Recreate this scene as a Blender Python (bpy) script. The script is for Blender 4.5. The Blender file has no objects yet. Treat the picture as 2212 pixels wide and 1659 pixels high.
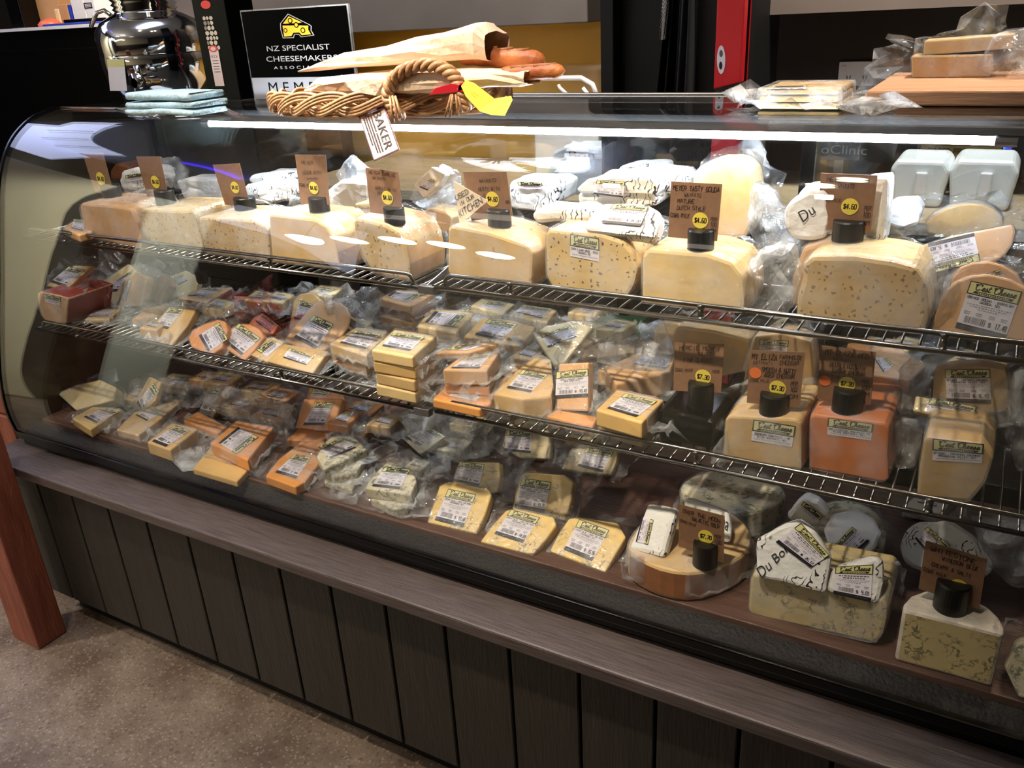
import bpy, bmesh, math, random
from mathutils import Vector as V, Matrix, noise

SC = bpy.context.scene
COL = SC.collection

# ------------------------------------------------------------------ camera
F = 1845.6112          # focal length in pixels of the 2212 px wide frame
CR = V((0.8693958, 0.4914301, -0.0514522))      # camera right
CD = V((0.1579673, -0.3750970, -0.9134268))     # camera down
CF = V((-0.4681850, 0.7860017, -0.4037377))     # camera forward
CAM = V((0, 0, 1.5))
cd = bpy.data.cameras.new('camera')
cam = bpy.data.objects.new('camera', cd)
COL.objects.link(cam)
cd.sensor_width = 36.0
cd.sensor_fit = 'HORIZONTAL'
cd.lens = 36.0 * F / 2212.0
cd.clip_start = 0.02
cd.clip_end = 60
m = Matrix((CR, -CD, -CF)).transposed().to_4x4()
m.translation = CAM
cam.matrix_world = m
SC.camera = cam

# ------------------------------------------------------------------ world, exposure
SC.view_settings.view_transform = 'Standard'
SC.view_settings.look = 'None'
SC.view_settings.gamma = 1.0
SC.view_settings.use_curve_mapping = False
SC.view_settings.exposure = -0.12
wd = bpy.data.worlds.new('world')
SC.world = wd
wd.use_nodes = True
wd.node_tree.nodes['Background'].inputs[0].default_value = (0.9, 0.95, 1.0, 1)
wd.node_tree.nodes['Background'].inputs[1].default_value = 0.05
SC.cycles.transparent_max_bounces = 40
SC.cycles.max_bounces = 8
SC.cycles.caustics_reflective = False
SC.cycles.caustics_refractive = False


def area(name, loc, target, size, power, color, size_y=None, spread=None):
    l = bpy.data.lights.new(name, 'AREA')
    l.energy = power
    l.color = color
    l.size = size
    if size_y:
        l.shape = 'RECTANGLE'
        l.size_y = size_y
    if spread:
        l.spread = spread
    o = bpy.data.objects.new(name, l)
    COL.objects.link(o)
    o.location = loc
    o.rotation_euler = (V(target) - V(loc)).to_track_quat('-Z', 'Y').to_euler()
    return o


LIGHT_AMBER = (1.0, 0.80, 0.58)
LIGHT_DAY = (0.80, 0.90, 1.0)
area('unseen_spot', (-3.1, -0.3, 2.8), (-2.6, 0.1, 0.0), 0.12, 12, (1.0, .90, .80), spread=1.2)  # unseen, added to brighten the floor at the left
area('unseen_spot', (-1.35, 0.30, 2.85), (-1.25, 1.25, 1.0), 0.07, 6, (1.0, .84, .66), spread=1.0)  # added front fill for the faces of the upper blocks
area('unseen_spot', (-0.55, 0.30, 2.85), (-0.50, 1.25, 1.15), 0.06, 3, (1.0, .84, .66), spread=.6)  # second added front fill, narrower, for the blocks further right
area('unseen_spot', (-2.5, 1.9, 2.8), (-2.9, 2.6, 1.5), 0.12, 14, LIGHT_AMBER, spread=1.5)
area('unseen_spot', (-1.2, 2.3, 2.8), (-1.2, 3.0, 1.5), 0.12, 22, LIGHT_AMBER, spread=1.5)  # unseen, added to brighten the mustard panel
area('unseen_spot', (0.1, 2.2, 2.8), (-0.1, 2.7, 1.0), 0.12, 16, (1.0, .93, .84), spread=1.6)  # unseen, added over the bench to lift the frosted containers
area('unseen_spot', (0.1, 1.75, 2.8), (-0.05, 1.62, 1.35), 0.10, 3, LIGHT_AMBER, spread=1.0)
area('unseen_spot', (-1.35, 0.9, 2.8), (-1.15, 1.42, 1.42), 0.08, 4, (1.0, .98, .95), spread=.5)
area('unseen_spot', (-0.5, 2.3, 2.75), (-0.45, 3.0, 1.35), 0.10, 8, (1.0, .92, .82), spread=1.0)  # unseen, added to brighten the outlet on the back wall
area('wall_fill', (-3.7, -0.8, 2.75), (-4.6, -0.8, 1.3), 0.5, 60, (0.98, 0.96, 0.86), spread=1.6)  # added fill: brightens the left wall so the glass reflects it


# ------------------------------------------------------------------ projection of photo points on real planes
def ray(x, y):
    return CR * ((x - 1106) / F) + CD * ((y - 829.5) / F) + CF


class Pl:
    """plane with point p and outward normal n"""
    def __init__(s, p, n):
        s.p = V(p)
        s.n = V(n).normalized()

    def hit(s, q, off=0.0):
        r = ray(q[0], q[1])
        t = (s.p + s.n * off - CAM).dot(s.n) / r.dot(s.n)
        return CAM + r * t


def pz(z):
    return Pl((0, 0, z), (0, 0, 1))


def py(Y):
    return Pl((0, Y, 0), (0, -1, 0))


def px(X):
    return Pl((X, 0, 0), (1, 0, 0))


def lean(q, z, tilt, az=0.0):
    """plane through the point seen at q on height z, its normal tilted from straight up towards azimuth az (0 = the customer)"""
    t = math.radians(tilt)
    a = math.radians(az)
    return Pl(pz(z).hit(q), (math.sin(t) * math.sin(a), -math.sin(t) * math.cos(a), math.cos(t)))


# ------------------------------------------------------------------ materials
def lin(c):
    return tuple(((x / 255.0) / 12.92 if x / 255.0 <= 0.04045 else ((x / 255.0 + 0.055) / 1.055) ** 2.4) for x in c) + (1,)


def newmat(name):
    mt = bpy.data.materials.new(name)
    mt.use_nodes = True
    nt = mt.node_tree
    return mt, nt, nt.nodes['Principled BSDF']


def mp(name, c, rough=0.5, metal=0.0, spec=0.5, emit=0.0, var=0.0, scale=20.0, bump=0.0, bscale=60.0, c2=None, stretch=None, rvar=0):
    """plain or noise-varied principled material"""
    mt, nt, b = newmat(name)
    b.inputs['Base Color'].default_value = lin(c)
    b.inputs['Roughness'].default_value = rough
    b.inputs['Metallic'].default_value = metal
    b.inputs['Specular IOR Level'].default_value = spec
    if emit:
        b.inputs['Emission Color'].default_value = lin(c)
        b.inputs['Emission Strength'].default_value = emit
    if var or c2 or bump:
        tc = nt.nodes.new('ShaderNodeTexCoord')
        mpn = nt.nodes.new('ShaderNodeMapping')
        nt.links.new(tc.outputs['Object'], mpn.inputs[0])
        if stretch:
            mpn.inputs['Scale'].default_value = stretch
    if var or c2:
        n = nt.nodes.new('ShaderNodeTexNoise')
        n.inputs['Scale'].default_value = scale
        n.inputs['Detail'].default_value = 5
        nt.links.new(mpn.outputs[0], n.inputs['Vector'])
        r = nt.nodes.new('ShaderNodeValToRGB')
        r.color_ramp.elements[0].position = 0.32
        r.color_ramp.elements[1].position = 0.68
        ca = lin(c)
        cb = lin(c2) if c2 else tuple(min(1, x * (1 + var)) for x in ca[:3]) + (1,)
        if not c2:
            ca = tuple(x * (1 - var) for x in ca[:3]) + (1,)
        r.color_ramp.elements[0].color = ca
        r.color_ramp.elements[1].color = cb
        nt.links.new(n.outputs[0], r.inputs[0])
        nt.links.new(r.outputs[0], b.inputs['Base Color'])
        if rvar:
            mr = nt.nodes.new('ShaderNodeMapRange')
            mr.inputs['To Min'].default_value = max(0.02, rough - rvar)
            mr.inputs['To Max'].default_value = min(1, rough + rvar)
            nt.links.new(n.outputs[0], mr.inputs[0])
            nt.links.new(mr.outputs[0], b.inputs['Roughness'])
    if bump:
        n2 = nt.nodes.new('ShaderNodeTexNoise')
        n2.inputs['Scale'].default_value = bscale
        n2.inputs['Detail'].default_value = 4
        nt.links.new(mpn.outputs[0], n2.inputs['Vector'])
        bp = nt.nodes.new('ShaderNodeBump')
        bp.inputs['Strength'].default_value = bump
        bp.inputs['Distance'].default_value = 0.01
        nt.links.new(n2.outputs[0], bp.inputs['Height'])
        nt.links.new(bp.outputs[0], b.inputs['Normal'])
    return mt


def cheesemat(name, c, fleck=None, fscale=60.0, famt=0.12, vein=False, rough=0.42, mould=None):
    """cut cheese: soft colour drift, optional herb flecks or blue veins"""
    mt, nt, b = newmat(name)
    b.inputs['Roughness'].default_value = rough
    b.inputs['Subsurface Weight'].default_value = 0.0
    tc = nt.nodes.new('ShaderNodeTexCoord')
    n = nt.nodes.new('ShaderNodeTexNoise')
    n.inputs['Scale'].default_value = 14
    n.inputs['Detail'].default_value = 3
    nt.links.new(tc.outputs['Object'], n.inputs['Vector'])
    r = nt.nodes.new('ShaderNodeValToRGB')
    a = lin(c)
    r.color_ramp.elements[0].color = tuple(x * 0.88 for x in a[:3]) + (1,)
    r.color_ramp.elements[1].color = tuple(min(1, x * 1.10) for x in a[:3]) + (1,)
    r.color_ramp.elements[0].position = 0.3
    r.color_ramp.elements[1].position = 0.7
    nt.links.new(n.outputs[0], r.inputs[0])
    out = r.outputs[0]
    if fleck:
        d = nt.nodes.new('ShaderNodeTexNoise')       # distort the cells so flecks are irregular
        d.inputs['Scale'].default_value = fscale * 1.5
        nt.links.new(tc.outputs['Object'], d.inputs['Vector'])
        mx = nt.nodes.new('ShaderNodeVectorMath')
        mx.operation = 'SCALE'
        mx.inputs['Scale'].default_value = 0.9 / fscale
        nt.links.new(d.outputs['Color'], mx.inputs[0])
        ad = nt.nodes.new('ShaderNodeVectorMath')
        nt.links.new(tc.outputs['Object'], ad.inputs[0])
        nt.links.new(mx.outputs[0], ad.inputs[1])
        if vein:
            w = nt.nodes.new('ShaderNodeTexNoise')
            w.inputs['Scale'].default_value = fscale
            w.inputs['Detail'].default_value = 6
            w.inputs['Roughness'].default_value = 0.65
            nt.links.new(ad.outputs[0], w.inputs['Vector'])
            ms = nt.nodes.new('ShaderNodeMath')
            ms.operation = 'SUBTRACT'
            ms.inputs[1].default_value = 0.5
            nt.links.new(w.outputs[0], ms.inputs[0])
            ab = nt.nodes.new('ShaderNodeMath')
            ab.operation = 'ABSOLUTE'
            nt.links.new(ms.outputs[0], ab.inputs[0])
            msk = nt.nodes.new('ShaderNodeTexNoise')
            msk.inputs['Scale'].default_value = fscale * 0.9
            nt.links.new(tc.outputs['Object'], msk.inputs['Vector'])
            m2 = nt.nodes.new('ShaderNodeMapRange')
            m2.inputs['From Min'].default_value = 0.45
            m2.inputs['From Max'].default_value = 0.58
            nt.links.new(msk.outputs[0], m2.inputs[0])
            rr = nt.nodes.new('ShaderNodeMapRange')
            rr.inputs['From Min'].default_value = famt
            rr.inputs['From Max'].default_value = 0.004
            nt.links.new(ab.outputs[0], rr.inputs[0])
            mm = nt.nodes.new('ShaderNodeMath')
            mm.operation = 'MULTIPLY'
            nt.links.new(rr.outputs[0], mm.inputs[0])
            nt.links.new(m2.outputs[0], mm.inputs[1])
            fac = mm.outputs[0]
        else:
            vo = nt.nodes.new('ShaderNodeTexVoronoi')
            vo.inputs['Scale'].default_value = fscale
            nt.links.new(ad.outputs[0], vo.inputs['Vector'])
            rr = nt.nodes.new('ShaderNodeMapRange')
            rr.inputs['From Min'].default_value = famt * 1.25
            rr.inputs['From Max'].default_value = famt
            nt.links.new(vo.outputs['Distance'], rr.inputs[0])
            fac = rr.outputs[0]
        mix = nt.nodes.new('ShaderNodeMix')
        mix.data_type = 'RGBA'
        nt.links.new(fac, mix.inputs[0])
        nt.links.new(out, mix.inputs[6])
        mix.inputs[7].default_value = lin(fleck)
        out = mix.outputs[2]
    nt.links.new(out, b.inputs['Base Color'])
    n3 = nt.nodes.new('ShaderNodeTexNoise')
    n3.inputs['Scale'].default_value = 120
    nt.links.new(tc.outputs['Object'], n3.inputs['Vector'])
    bp = nt.nodes.new('ShaderNodeBump')
    bp.inputs['Strength'].default_value = 0.15
    bp.inputs['Distance'].default_value = 0.002
    nt.links.new(n3.outputs[0], bp.inputs['Height'])
    nt.links.new(bp.outputs[0], b.inputs['Normal'])
    return mt


def sheetmat(name, tint, ior, rough, haze, bump, bscale, hazec=(235, 240, 245)):
    """thin clear sheet: transparent with a fresnel gloss and a little milky haze"""
    mt = bpy.data.materials.new(name)
    mt.use_nodes = True
    nt = mt.node_tree
    nt.nodes.clear()
    o = nt.nodes.new('ShaderNodeOutputMaterial')
    tr = nt.nodes.new('ShaderNodeBsdfTransparent')
    tr.inputs[0].default_value = tint + (1,)
    gl = nt.nodes.new('ShaderNodeBsdfGlossy')
    gl.inputs['Roughness'].default_value = rough
    lw = nt.nodes.new('ShaderNodeLayerWeight')
    lw.inputs[0].default_value = 0.5
    pw = nt.nodes.new('ShaderNodeMath')
    pw.operation = 'POWER'
    pw.inputs[1].default_value = 5.0
    nt.links.new(lw.outputs['Facing'], pw.inputs[0])
    f0 = ((ior - 1) / (ior + 1)) ** 2
    fr = nt.nodes.new('ShaderNodeMapRange')
    fr.inputs['To Min'].default_value = f0
    fr.inputs['To Max'].default_value = 0.95 if not haze else 0.55
    nt.links.new(pw.outputs[0], fr.inputs[0])
    mx = nt.nodes.new('ShaderNodeMixShader')
    nt.links.new(fr.outputs[0], mx.inputs[0])
    base = tr.outputs[0]
    tc = nt.nodes.new('ShaderNodeTexCoord')
    if haze:
        df = nt.nodes.new('ShaderNodeBsdfDiffuse')
        df.inputs[0].default_value = lin(hazec)
        h = nt.nodes.new('ShaderNodeMixShader')
        n = nt.nodes.new('ShaderNodeTexNoise')
        n.inputs['Scale'].default_value = bscale * 0.6
        n.inputs['Detail'].default_value = 3
        nt.links.new(tc.outputs['Object'], n.inputs['Vector'])
        mr = nt.nodes.new('ShaderNodeMapRange')
        mr.inputs['From Min'].default_value = 0.42
        mr.inputs['From Max'].default_value = 0.72
        mr.inputs['To Min'].default_value = haze * 0.25
        mr.inputs['To Max'].default_value = haze * 2.0
        nt.links.new(n.outputs[0], mr.inputs[0])
        nt.links.new(mr.outputs[0], h.inputs[0])
        nt.links.new(tr.outputs[0], h.inputs[1])
        nt.links.new(df.outputs[0], h.inputs[2])
        base = h.outputs[0]
    nt.links.new(base, mx.inputs[1])
    nt.links.new(gl.outputs[0], mx.inputs[2])
    if bump:
        n2 = nt.nodes.new('ShaderNodeTexNoise')
        n2.inputs['Scale'].default_value = bscale
        n2.inputs['Detail'].default_value = 2
        n2.inputs['Distortion'].default_value = 1.2
        nt.links.new(tc.outputs['Object'], n2.inputs['Vector'])
        bp = nt.nodes.new('ShaderNodeBump')
        bp.inputs['Strength'].default_value = bump
        bp.inputs['Distance'].default_value = 0.012
        nt.links.new(n2.outputs[0], bp.inputs['Height'])
        nt.links.new(bp.outputs[0], gl.inputs['Normal'])
        nt.links.new(bp.outputs[0], lw.inputs['Normal'])
    nt.links.new(mx.outputs[0], o.inputs[0])
    return mt


def papermat(name, base=(232, 232, 230), ink=(40, 34, 34)):
    """white wrapping paper printed with engraved-looking dark drawings in patches"""
    mt, nt, b = newmat(name)
    b.inputs['Roughness'].default_value = 0.55
    tc = nt.nodes.new('ShaderNodeTexCoord')
    msk = nt.nodes.new('ShaderNodeTexNoise')
    msk.inputs['Scale'].default_value = 18
    nt.links.new(tc.outputs['Object'], msk.inputs['Vector'])
    m2 = nt.nodes.new('ShaderNodeMapRange')
    m2.inputs['From Min'].default_value = 0.53
    m2.inputs['From Max'].default_value = 0.57
    nt.links.new(msk.outputs[0], m2.inputs[0])
    w = nt.nodes.new('ShaderNodeTexWave')
    w.inputs['Scale'].default_value = 30
    w.inputs['Distortion'].default_value = 16
    w.inputs['Detail'].default_value = 2
    w.inputs['Detail Scale'].default_value = 1.4
    nt.links.new(tc.outputs['Object'], w.inputs['Vector'])
    r = nt.nodes.new('ShaderNodeMapRange')
    r.inputs['From Min'].default_value = 0.14
    r.inputs['From Max'].default_value = 0.06
    nt.links.new(w.outputs[1], r.inputs[0])
    mm = nt.nodes.new('ShaderNodeMath')
    mm.operation = 'MULTIPLY'
    nt.links.new(r.outputs[0], mm.inputs[0])
    nt.links.new(m2.outputs[0], mm.inputs[1])
    mix = nt.nodes.new('ShaderNodeMix')
    mix.data_type = 'RGBA'
    nt.links.new(mm.outputs[0], mix.inputs[0])
    mix.inputs[6].default_value = lin(base)
    mix.inputs[7].default_value = lin(ink)
    nt.links.new(mix.outputs[2], b.inputs['Base Color'])
    n3 = nt.nodes.new('ShaderNodeTexNoise')
    n3.inputs['Scale'].default_value = 45
    n3.inputs['Detail'].default_value = 3
    nt.links.new(tc.outputs['Object'], n3.inputs['Vector'])
    bp = nt.nodes.new('ShaderNodeBump')
    bp.inputs['Strength'].default_value = 0.5
    bp.inputs['Distance'].default_value = 0.008
    nt.links.new(n3.outputs[0], bp.inputs['Height'])
    nt.links.new(bp.outputs[0], b.inputs['Normal'])
    return mt


def woodmat(name, c1, c2, rough=0.5, stretch=(1, 12, 12), scale=6.0, bump=0.2):
    return mp(name, c1, rough, c2=c2, scale=scale, stretch=stretch, bump=bump, bscale=scale * 3)


MT = {}
MT['film'] = sheetmat('clear_film', (0.985, 0.985, 0.985), 1.5, 0.07, 0.16, 0.5, 30.0)
MT['bag'] = sheetmat('clear_bag', (0.96, 0.965, 0.97), 1.5, 0.09, 0.28, .8, 34.0)
MT['redfilm'] = sheetmat('pink_film', (0.95, 0.62, 0.60), 1.30, 0.12, 0.10, 1.0, 30.0, (220, 120, 115))
MT['glass'] = sheetmat('clear_glass', (0.985, 0.992, 0.99), 1.6, 0.0, 0.0, 0, 1)
MT['backglass'] = sheetmat('tinted_glass', (0.84, 0.88, 0.90), 1.9, 0.0, 0.0, 0, 1)
MT['tub'] = mp('frosted_plastic', (226, 232, 236), 0.35)
MT['black'] = mp('black_gloss', (5, 5, 5), 0.22, spec=.3, var=0.2)
MT['blackmatt'] = mp('black_matt', (6, 6, 6), 0.6, spec=.25)
MT['rubber'] = mp('black_rubber', (12, 12, 12), 0.38, spec=0.5)
MT['chrome'] = mp('chrome', (215, 215, 215), 0.08, 1.0)
MT['wire'] = mp('chromed_wire', (128, 125, 120), 0.2, 1.0)
MT['steel'] = mp('brushed_steel', (150, 150, 152), 0.35, 1.0)
MT['kraft'] = mp('kraft_card', (132, 98, 72), 0.7, var=0.10, scale=90)
MT['ink'] = mp('dark_ink', (48, 30, 22), 0.7)
MT['sticker'] = mp('yellow_sticker', (228, 206, 80), 0.5)
MT['orange_dot'] = mp('orange_sticker', (226, 118, 62), 0.5)
MT['lwhite'] = mp('label_white', (232, 228, 238), 0.35)
MT['lyellow'] = mp('label_yellow', (224, 221, 150), 0.35)
MT['lblack'] = mp('label_black', (26, 22, 34), 0.35)
MT['lgrey'] = mp('label_print', (92, 88, 100), 0.4)
MT['lpale'] = mp('label_faint_print', (168, 164, 176), 0.4)
MT['paper'] = papermat('printed_paper')
MT['plainpaper'] = mp('white_paper', (236, 236, 236), 0.6, bump=0.5, bscale=40)
MT['reflpaper'] = mp('reflected_parcel_paper', (205, 222, 240), 0.5, bump=0.6, bscale=35)  # blue-white of the reflected parcels, put into the colour
MT['textdark'] = mp('print_dark', (50, 46, 48), 0.5)

MT['cream'] = cheesemat('cheese_cream', (230, 200, 140))
MT['pale'] = cheesemat('cheese_pale', (232, 212, 160))
MT['tan'] = cheesemat('cheese_tan', (226, 178, 120))
MT['buff'] = cheesemat('cheese_buff', (214, 178, 120))
MT['gold'] = cheesemat('cheese_gold', (224, 184, 116))
MT['orange'] = cheesemat('cheese_orange', (232, 158, 80))
MT['deep'] = cheesemat('cheese_deep_orange', (216, 124, 56))
MT['peach'] = cheesemat('cheese_peach', (222, 174, 122))
MT['redwax'] = mp('red_wax', (170, 50, 36), 0.3)
MT['brownrind'] = mp('brown_rind', (150, 96, 60), 0.5, var=0.2, scale=30)
MT['blackwax'] = mp('black_wax', (6, 6, 7), 0.12, spec=0.6, bump=0.15, bscale=30)
MT['herb'] = cheesemat('cheese_with_herbs', (214, 182, 130), (150, 120, 74), 105, 0.21)
MT['cumin'] = cheesemat('cheese_with_cumin', (216, 186, 126), (98, 66, 40), 105, 0.20)
MT['holes'] = cheesemat('cheese_with_holes', (218, 184, 128), (176, 132, 78), 26, 0.16)
MT['blue'] = cheesemat('blue_cheese', (224, 204, 150), (98, 100, 74), 34, 0.035, True)
MT['bluepale'] = cheesemat('blue_cheese_crumbly', (226, 216, 182), (88, 98, 74), 42, 0.06, True)
MT['gorg'] = cheesemat('blue_cheese_gold', (240, 206, 122), (70, 84, 70), 22, 0.02, True)
MT['whiterind'] = mp('white_rind', (226, 216, 200), 0.7, var=0.12, scale=40, bump=0.4, bscale=70)


# ------------------------------------------------------------------ object helpers
def tag(o, label=None, cat=None, group=None, kind=None):
    if label:
        o['label'] = label
    if cat:
        o['category'] = cat
    if group:
        o['group'] = group
    if kind:
        o['kind'] = kind
    return o


def empty(name, loc, label, cat, group=None):
    o = bpy.data.objects.new(name, None)
    o.empty_display_size = 0.02
    COL.objects.link(o)
    o.location = loc
    return tag(o, label, cat, group)


def link(name, me, mats, parent=None, loc=None, smooth=False):
    """ME is in world coordinates; it becomes one object, moved to its origin"""
    o = bpy.data.objects.new(name, me)
    COL.objects.link(o)
    for x in (mats if isinstance(mats, (list, tuple)) else [mats]):
        me.materials.append(MT[x] if isinstance(x, str) else x)
    if smooth:
        me.polygons.foreach_set('use_smooth', [True] * len(me.polygons))
    org = V((0, 0, 0))
    if parent is not None:
        p = parent
        while p is not None:
            org += V(p.location)
            p = p.parent
        o.parent = parent
    else:
        org = V(loc) if loc is not None else V((0, 0, 0))
        o.location = org
    if org.length > 0:
        me.transform(Matrix.Translation(-org))
    me.update()
    return o


class MB:
    """collects world-space geometry into one mesh"""
    def __init__(s):
        s.v = []
        s.f = []
        s.m = []

    def add(s, vs, fs, mi=0):
        k = len(s.v)
        s.v += [tuple(x) for x in vs]
        for f in fs:
            s.f.append(tuple(i + k for i in f))
            s.m.append(mi)

    def box(s, a, b, mi=0):
        x0, y0, z0 = [min(a[i], b[i]) for i in range(3)]
        x1, y1, z1 = [max(a[i], b[i]) for i in range(3)]
        s.add([(x0, y0, z0), (x1, y0, z0), (x1, y1, z0), (x0, y1, z0), (x0, y0, z1), (x1, y0, z1), (x1, y1, z1), (x0, y1, z1)],
              [(0, 3, 2, 1), (4, 5, 6, 7), (0, 1, 5, 4), (1, 2, 6, 5), (2, 3, 7, 6), (3, 0, 4, 7)], mi)

    def prism(s, W, N, t, mi=0, mside=None, shrink=1.0):
        """polygon W (facing N) pushed back by t"""
        n = len(W)
        N = V(N).normalized()
        W = [V(p) for p in W]
        ar = V((0, 0, 0))
        for i in range(n):
            ar += W[i].cross(W[(i + 1) % n])
        if ar.dot(N) < 0:
            W = W[::-1]
        c = sum(W, V((0, 0, 0))) / n
        B = [c + (p - c) * shrink - N * t for p in W]
        k = len(s.v)
        s.v += [tuple(p) for p in W] + [tuple(p) for p in B]
        s.f.append(tuple(k + i for i in range(n)))
        s.m.append(mi)
        s.f.append(tuple(k + n + i for i in reversed(range(n))))
        s.m.append(mi if mside is None else mside)
        for i in range(n):
            j = (i + 1) % n
            s.f.append((k + j, k + i, k + n + i, k + n + j))
            s.m.append(mi if mside is None else mside)

    def tube(s, pts, r, n=8, mi=0, cap=True, closed=False):
        pts = [V(p) for p in pts]
        k = len(s.v)
        L = len(pts)
        up = None
        for i, p in enumerate(pts):
            if closed:
                d = pts[(i + 1) % L] - pts[i - 1]
            else:
                d = pts[min(i + 1, L - 1)] - pts[max(i - 1, 0)]
            d.normalize()
            if up is None:
                up = V((0, 0, 1)) if abs(d.z) < 0.9 else V((0, 1, 0))
            a = d.cross(up)
            if a.length < 1e-6:
                a = d.cross(V((1, 0.1, 0)))
            a.normalize()
            b = a.cross(d).normalized()
            up = b
            rr = r[i] if isinstance(r, (list, tuple)) else r
            for j in range(n):
                t = 2 * math.pi * j / n
                s.v.append(tuple(p + a * math.cos(t) * rr + b * math.sin(t) * rr))
        for i in range(L if closed else L - 1):
            i2 = (i + 1) % L
            for j in range(n):
                j2 = (j + 1) % n
                s.f.append((k + i * n + j, k + i * n + j2, k + i2 * n + j2, k + i2 * n + j))
                s.m.append(mi)
        if cap and not closed:
            s.f.append(tuple(k + j for j in reversed(range(n))))
            s.m.append(mi)
            s.f.append(tuple(k + (L - 1) * n + j for j in range(n)))
            s.m.append(mi)

    def lathe(s, prof, c, n=40, mi=0, axis='z'):
        """PROF: list of (radius, height)"""
        k = len(s.v)
        for (r, h) in prof:
            for j in range(n):
                t = 2 * math.pi * j / n
                if axis == 'z':
                    s.v.append((c[0] + r * math.cos(t), c[1] + r * math.sin(t), c[2] + h))
                else:
                    s.v.append((c[0] + r * math.cos(t), c[1] + h, c[2] + r * math.sin(t)))
        for i in range(len(prof) - 1):
            for j in range(n):
                j2 = (j + 1) % n
                q = (k + i * n + j, k + i * n + j2, k + (i + 1) * n + j2, k + (i + 1) * n + j)
                s.f.append(q if axis == 'z' else q[::-1])
                s.m.append(mi)
        if prof[0][0] > 1e-5:
            s.f.append(tuple(k + j for j in reversed(range(n))))
            s.m.append(mi)
        if prof[-1][0] > 1e-5:
            s.f.append(tuple(k + (len(prof) - 1) * n + j for j in range(n)))
            s.m.append(mi)

    def mesh(s, name='mesh', bevel=0.0, seg=2, smooth=False):
        me = bpy.data.meshes.new(name)
        me.from_pydata(s.v, [], s.f)
        me.polygons.foreach_set('material_index', s.m)
        if bevel:
            bm = bmesh.new()
            bm.from_mesh(me)
            bmesh.ops.remove_doubles(bm, verts=bm.verts, dist=1e-5)
            es = [e for e in bm.edges if len(e.link_faces) == 2 and e.calc_face_angle(0) > 0.35]
            bmesh.ops.bevel(bm, geom=es, offset=bevel, segments=seg, profile=0.5, affect='EDGES', clamp_overlap=True)
            bm.to_mesh(me)
            bm.free()
        me.validate()
        return me

    def obj(s, name, mats, parent=None, loc=None, bevel=0.0, seg=2, smooth=False):
        return link(name, s.mesh(name, bevel, seg), mats, parent, loc, smooth)


def struct(o):
    o['kind'] = 'structure'
    return o


# ------------------------------------------------------------------ flat print: strokes, text and shapes mapped on a quad
GL = {'A': "00 26 40|12 32", 'B': "00 06 36 45 44 33 03|33 42 41 30 00", 'C': "45 36 16 05 01 10 30 41", 'D': "00 06 26 44 42 20 00",
      'E': "40 00 06 46|03 33", 'F': "00 06 46|03 33", 'G': "45 36 16 05 01 10 30 41 43 23", 'H': "00 06|40 46|03 43", 'I': "20 26",
      'J': "36 31 20 10 01", 'K': "00 06|46 03 40", 'L': "06 00 40", 'M': "00 06 23 46 40", 'N': "00 06 40 46",
      'O': "10 01 05 16 36 45 41 30 10", 'P': "00 06 36 45 44 33 03", 'Q': "10 01 05 16 36 45 41 30 10|22 40",
      'R': "00 06 36 45 44 33 03|23 40", 'S': "45 36 16 05 04 13 33 42 41 30 10 01", 'T': "20 26|06 46", 'U': "06 01 10 30 41 46",
      'V': "06 20 46", 'W': "06 10 23 30 46", 'X': "00 46|06 40", 'Y': "06 23 46|23 20", 'Z': "06 46 00 40",
      '0': "10 01 05 16 36 45 41 30 10", '1': "15 26 20", '2': "05 16 36 45 44 00 40", '3': "05 16 36 45 44 33 42 41 30 10 01|33 13",
      '4': "30 36 02 42", '5': "46 06 03 33 42 41 30 10 01", '6': "36 16 05 01 10 30 41 42 33 03", '7': "06 46 10",
      '8': "13 04 05 16 36 45 44 33 13 02 01 10 30 41 42 33", '9': "10 30 41 45 36 16 05 04 13 43",
      '$': "45 36 16 05 04 13 33 42 41 30 10 01|20 26", '.': "20 21", "'": "26 25", ',': "21 10", '-': "13 33", '(': "36 24 22 30",
      ')': "16 24 22 10", '/': "00 46", '&': "40 14 15 26 35 02 01 10 20 42", '"': "16 15|36 35"}

CUR = {  # cursive letters, x then y on a 10 grid, width last
    'C': ([[(1.2, 6.6), (.4, 7.8), (1.2, 9), (2.4, 8.2), (2, 6.6)], [(7.2, 7.6), (6.6, 9.4), (4.6, 9.6), (2.6, 7.4), (1.9, 4), (2.8, 1), (5, .3), (7.2, 2)]], 7.2),
    "'": ([[(.8, 9.4), (.4, 7.6)]], 1.6),
    'e': ([[(0, 1.6), (1.8, 2.2), (3.3, 3.8), (2.9, 5.2), (1.6, 4.8), (1, 2.8), (1.4, .9), (2.8, .4), (4.4, 1.6)]], 4.1),
    's': ([[(0, 1.2), (1.3, 3.4), (1.8, 5.4), (2.7, 3.4), (2.7, 1.3), (1.5, .3), (.4, 1)], [(2.7, 1), (4, 1.5)]], 3.8),
    't': ([[(1.7, 8.6), (.9, 3.6), (1.1, .9), (2.2, .5), (3.2, 1.6)], [(.1, 6), (3, 6.4)]], 3.2),
    'h': ([[(0, 1.2), (1.8, 5), (2.4, 9), (1.3, 9.2), (1, 5), (.9, .4)], [(1, 3), (2.2, 5), (3.2, 4.6), (3, 1.6), (3.6, .4), (4.7, 1.4)]], 4.5)}
TXT = {}


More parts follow.
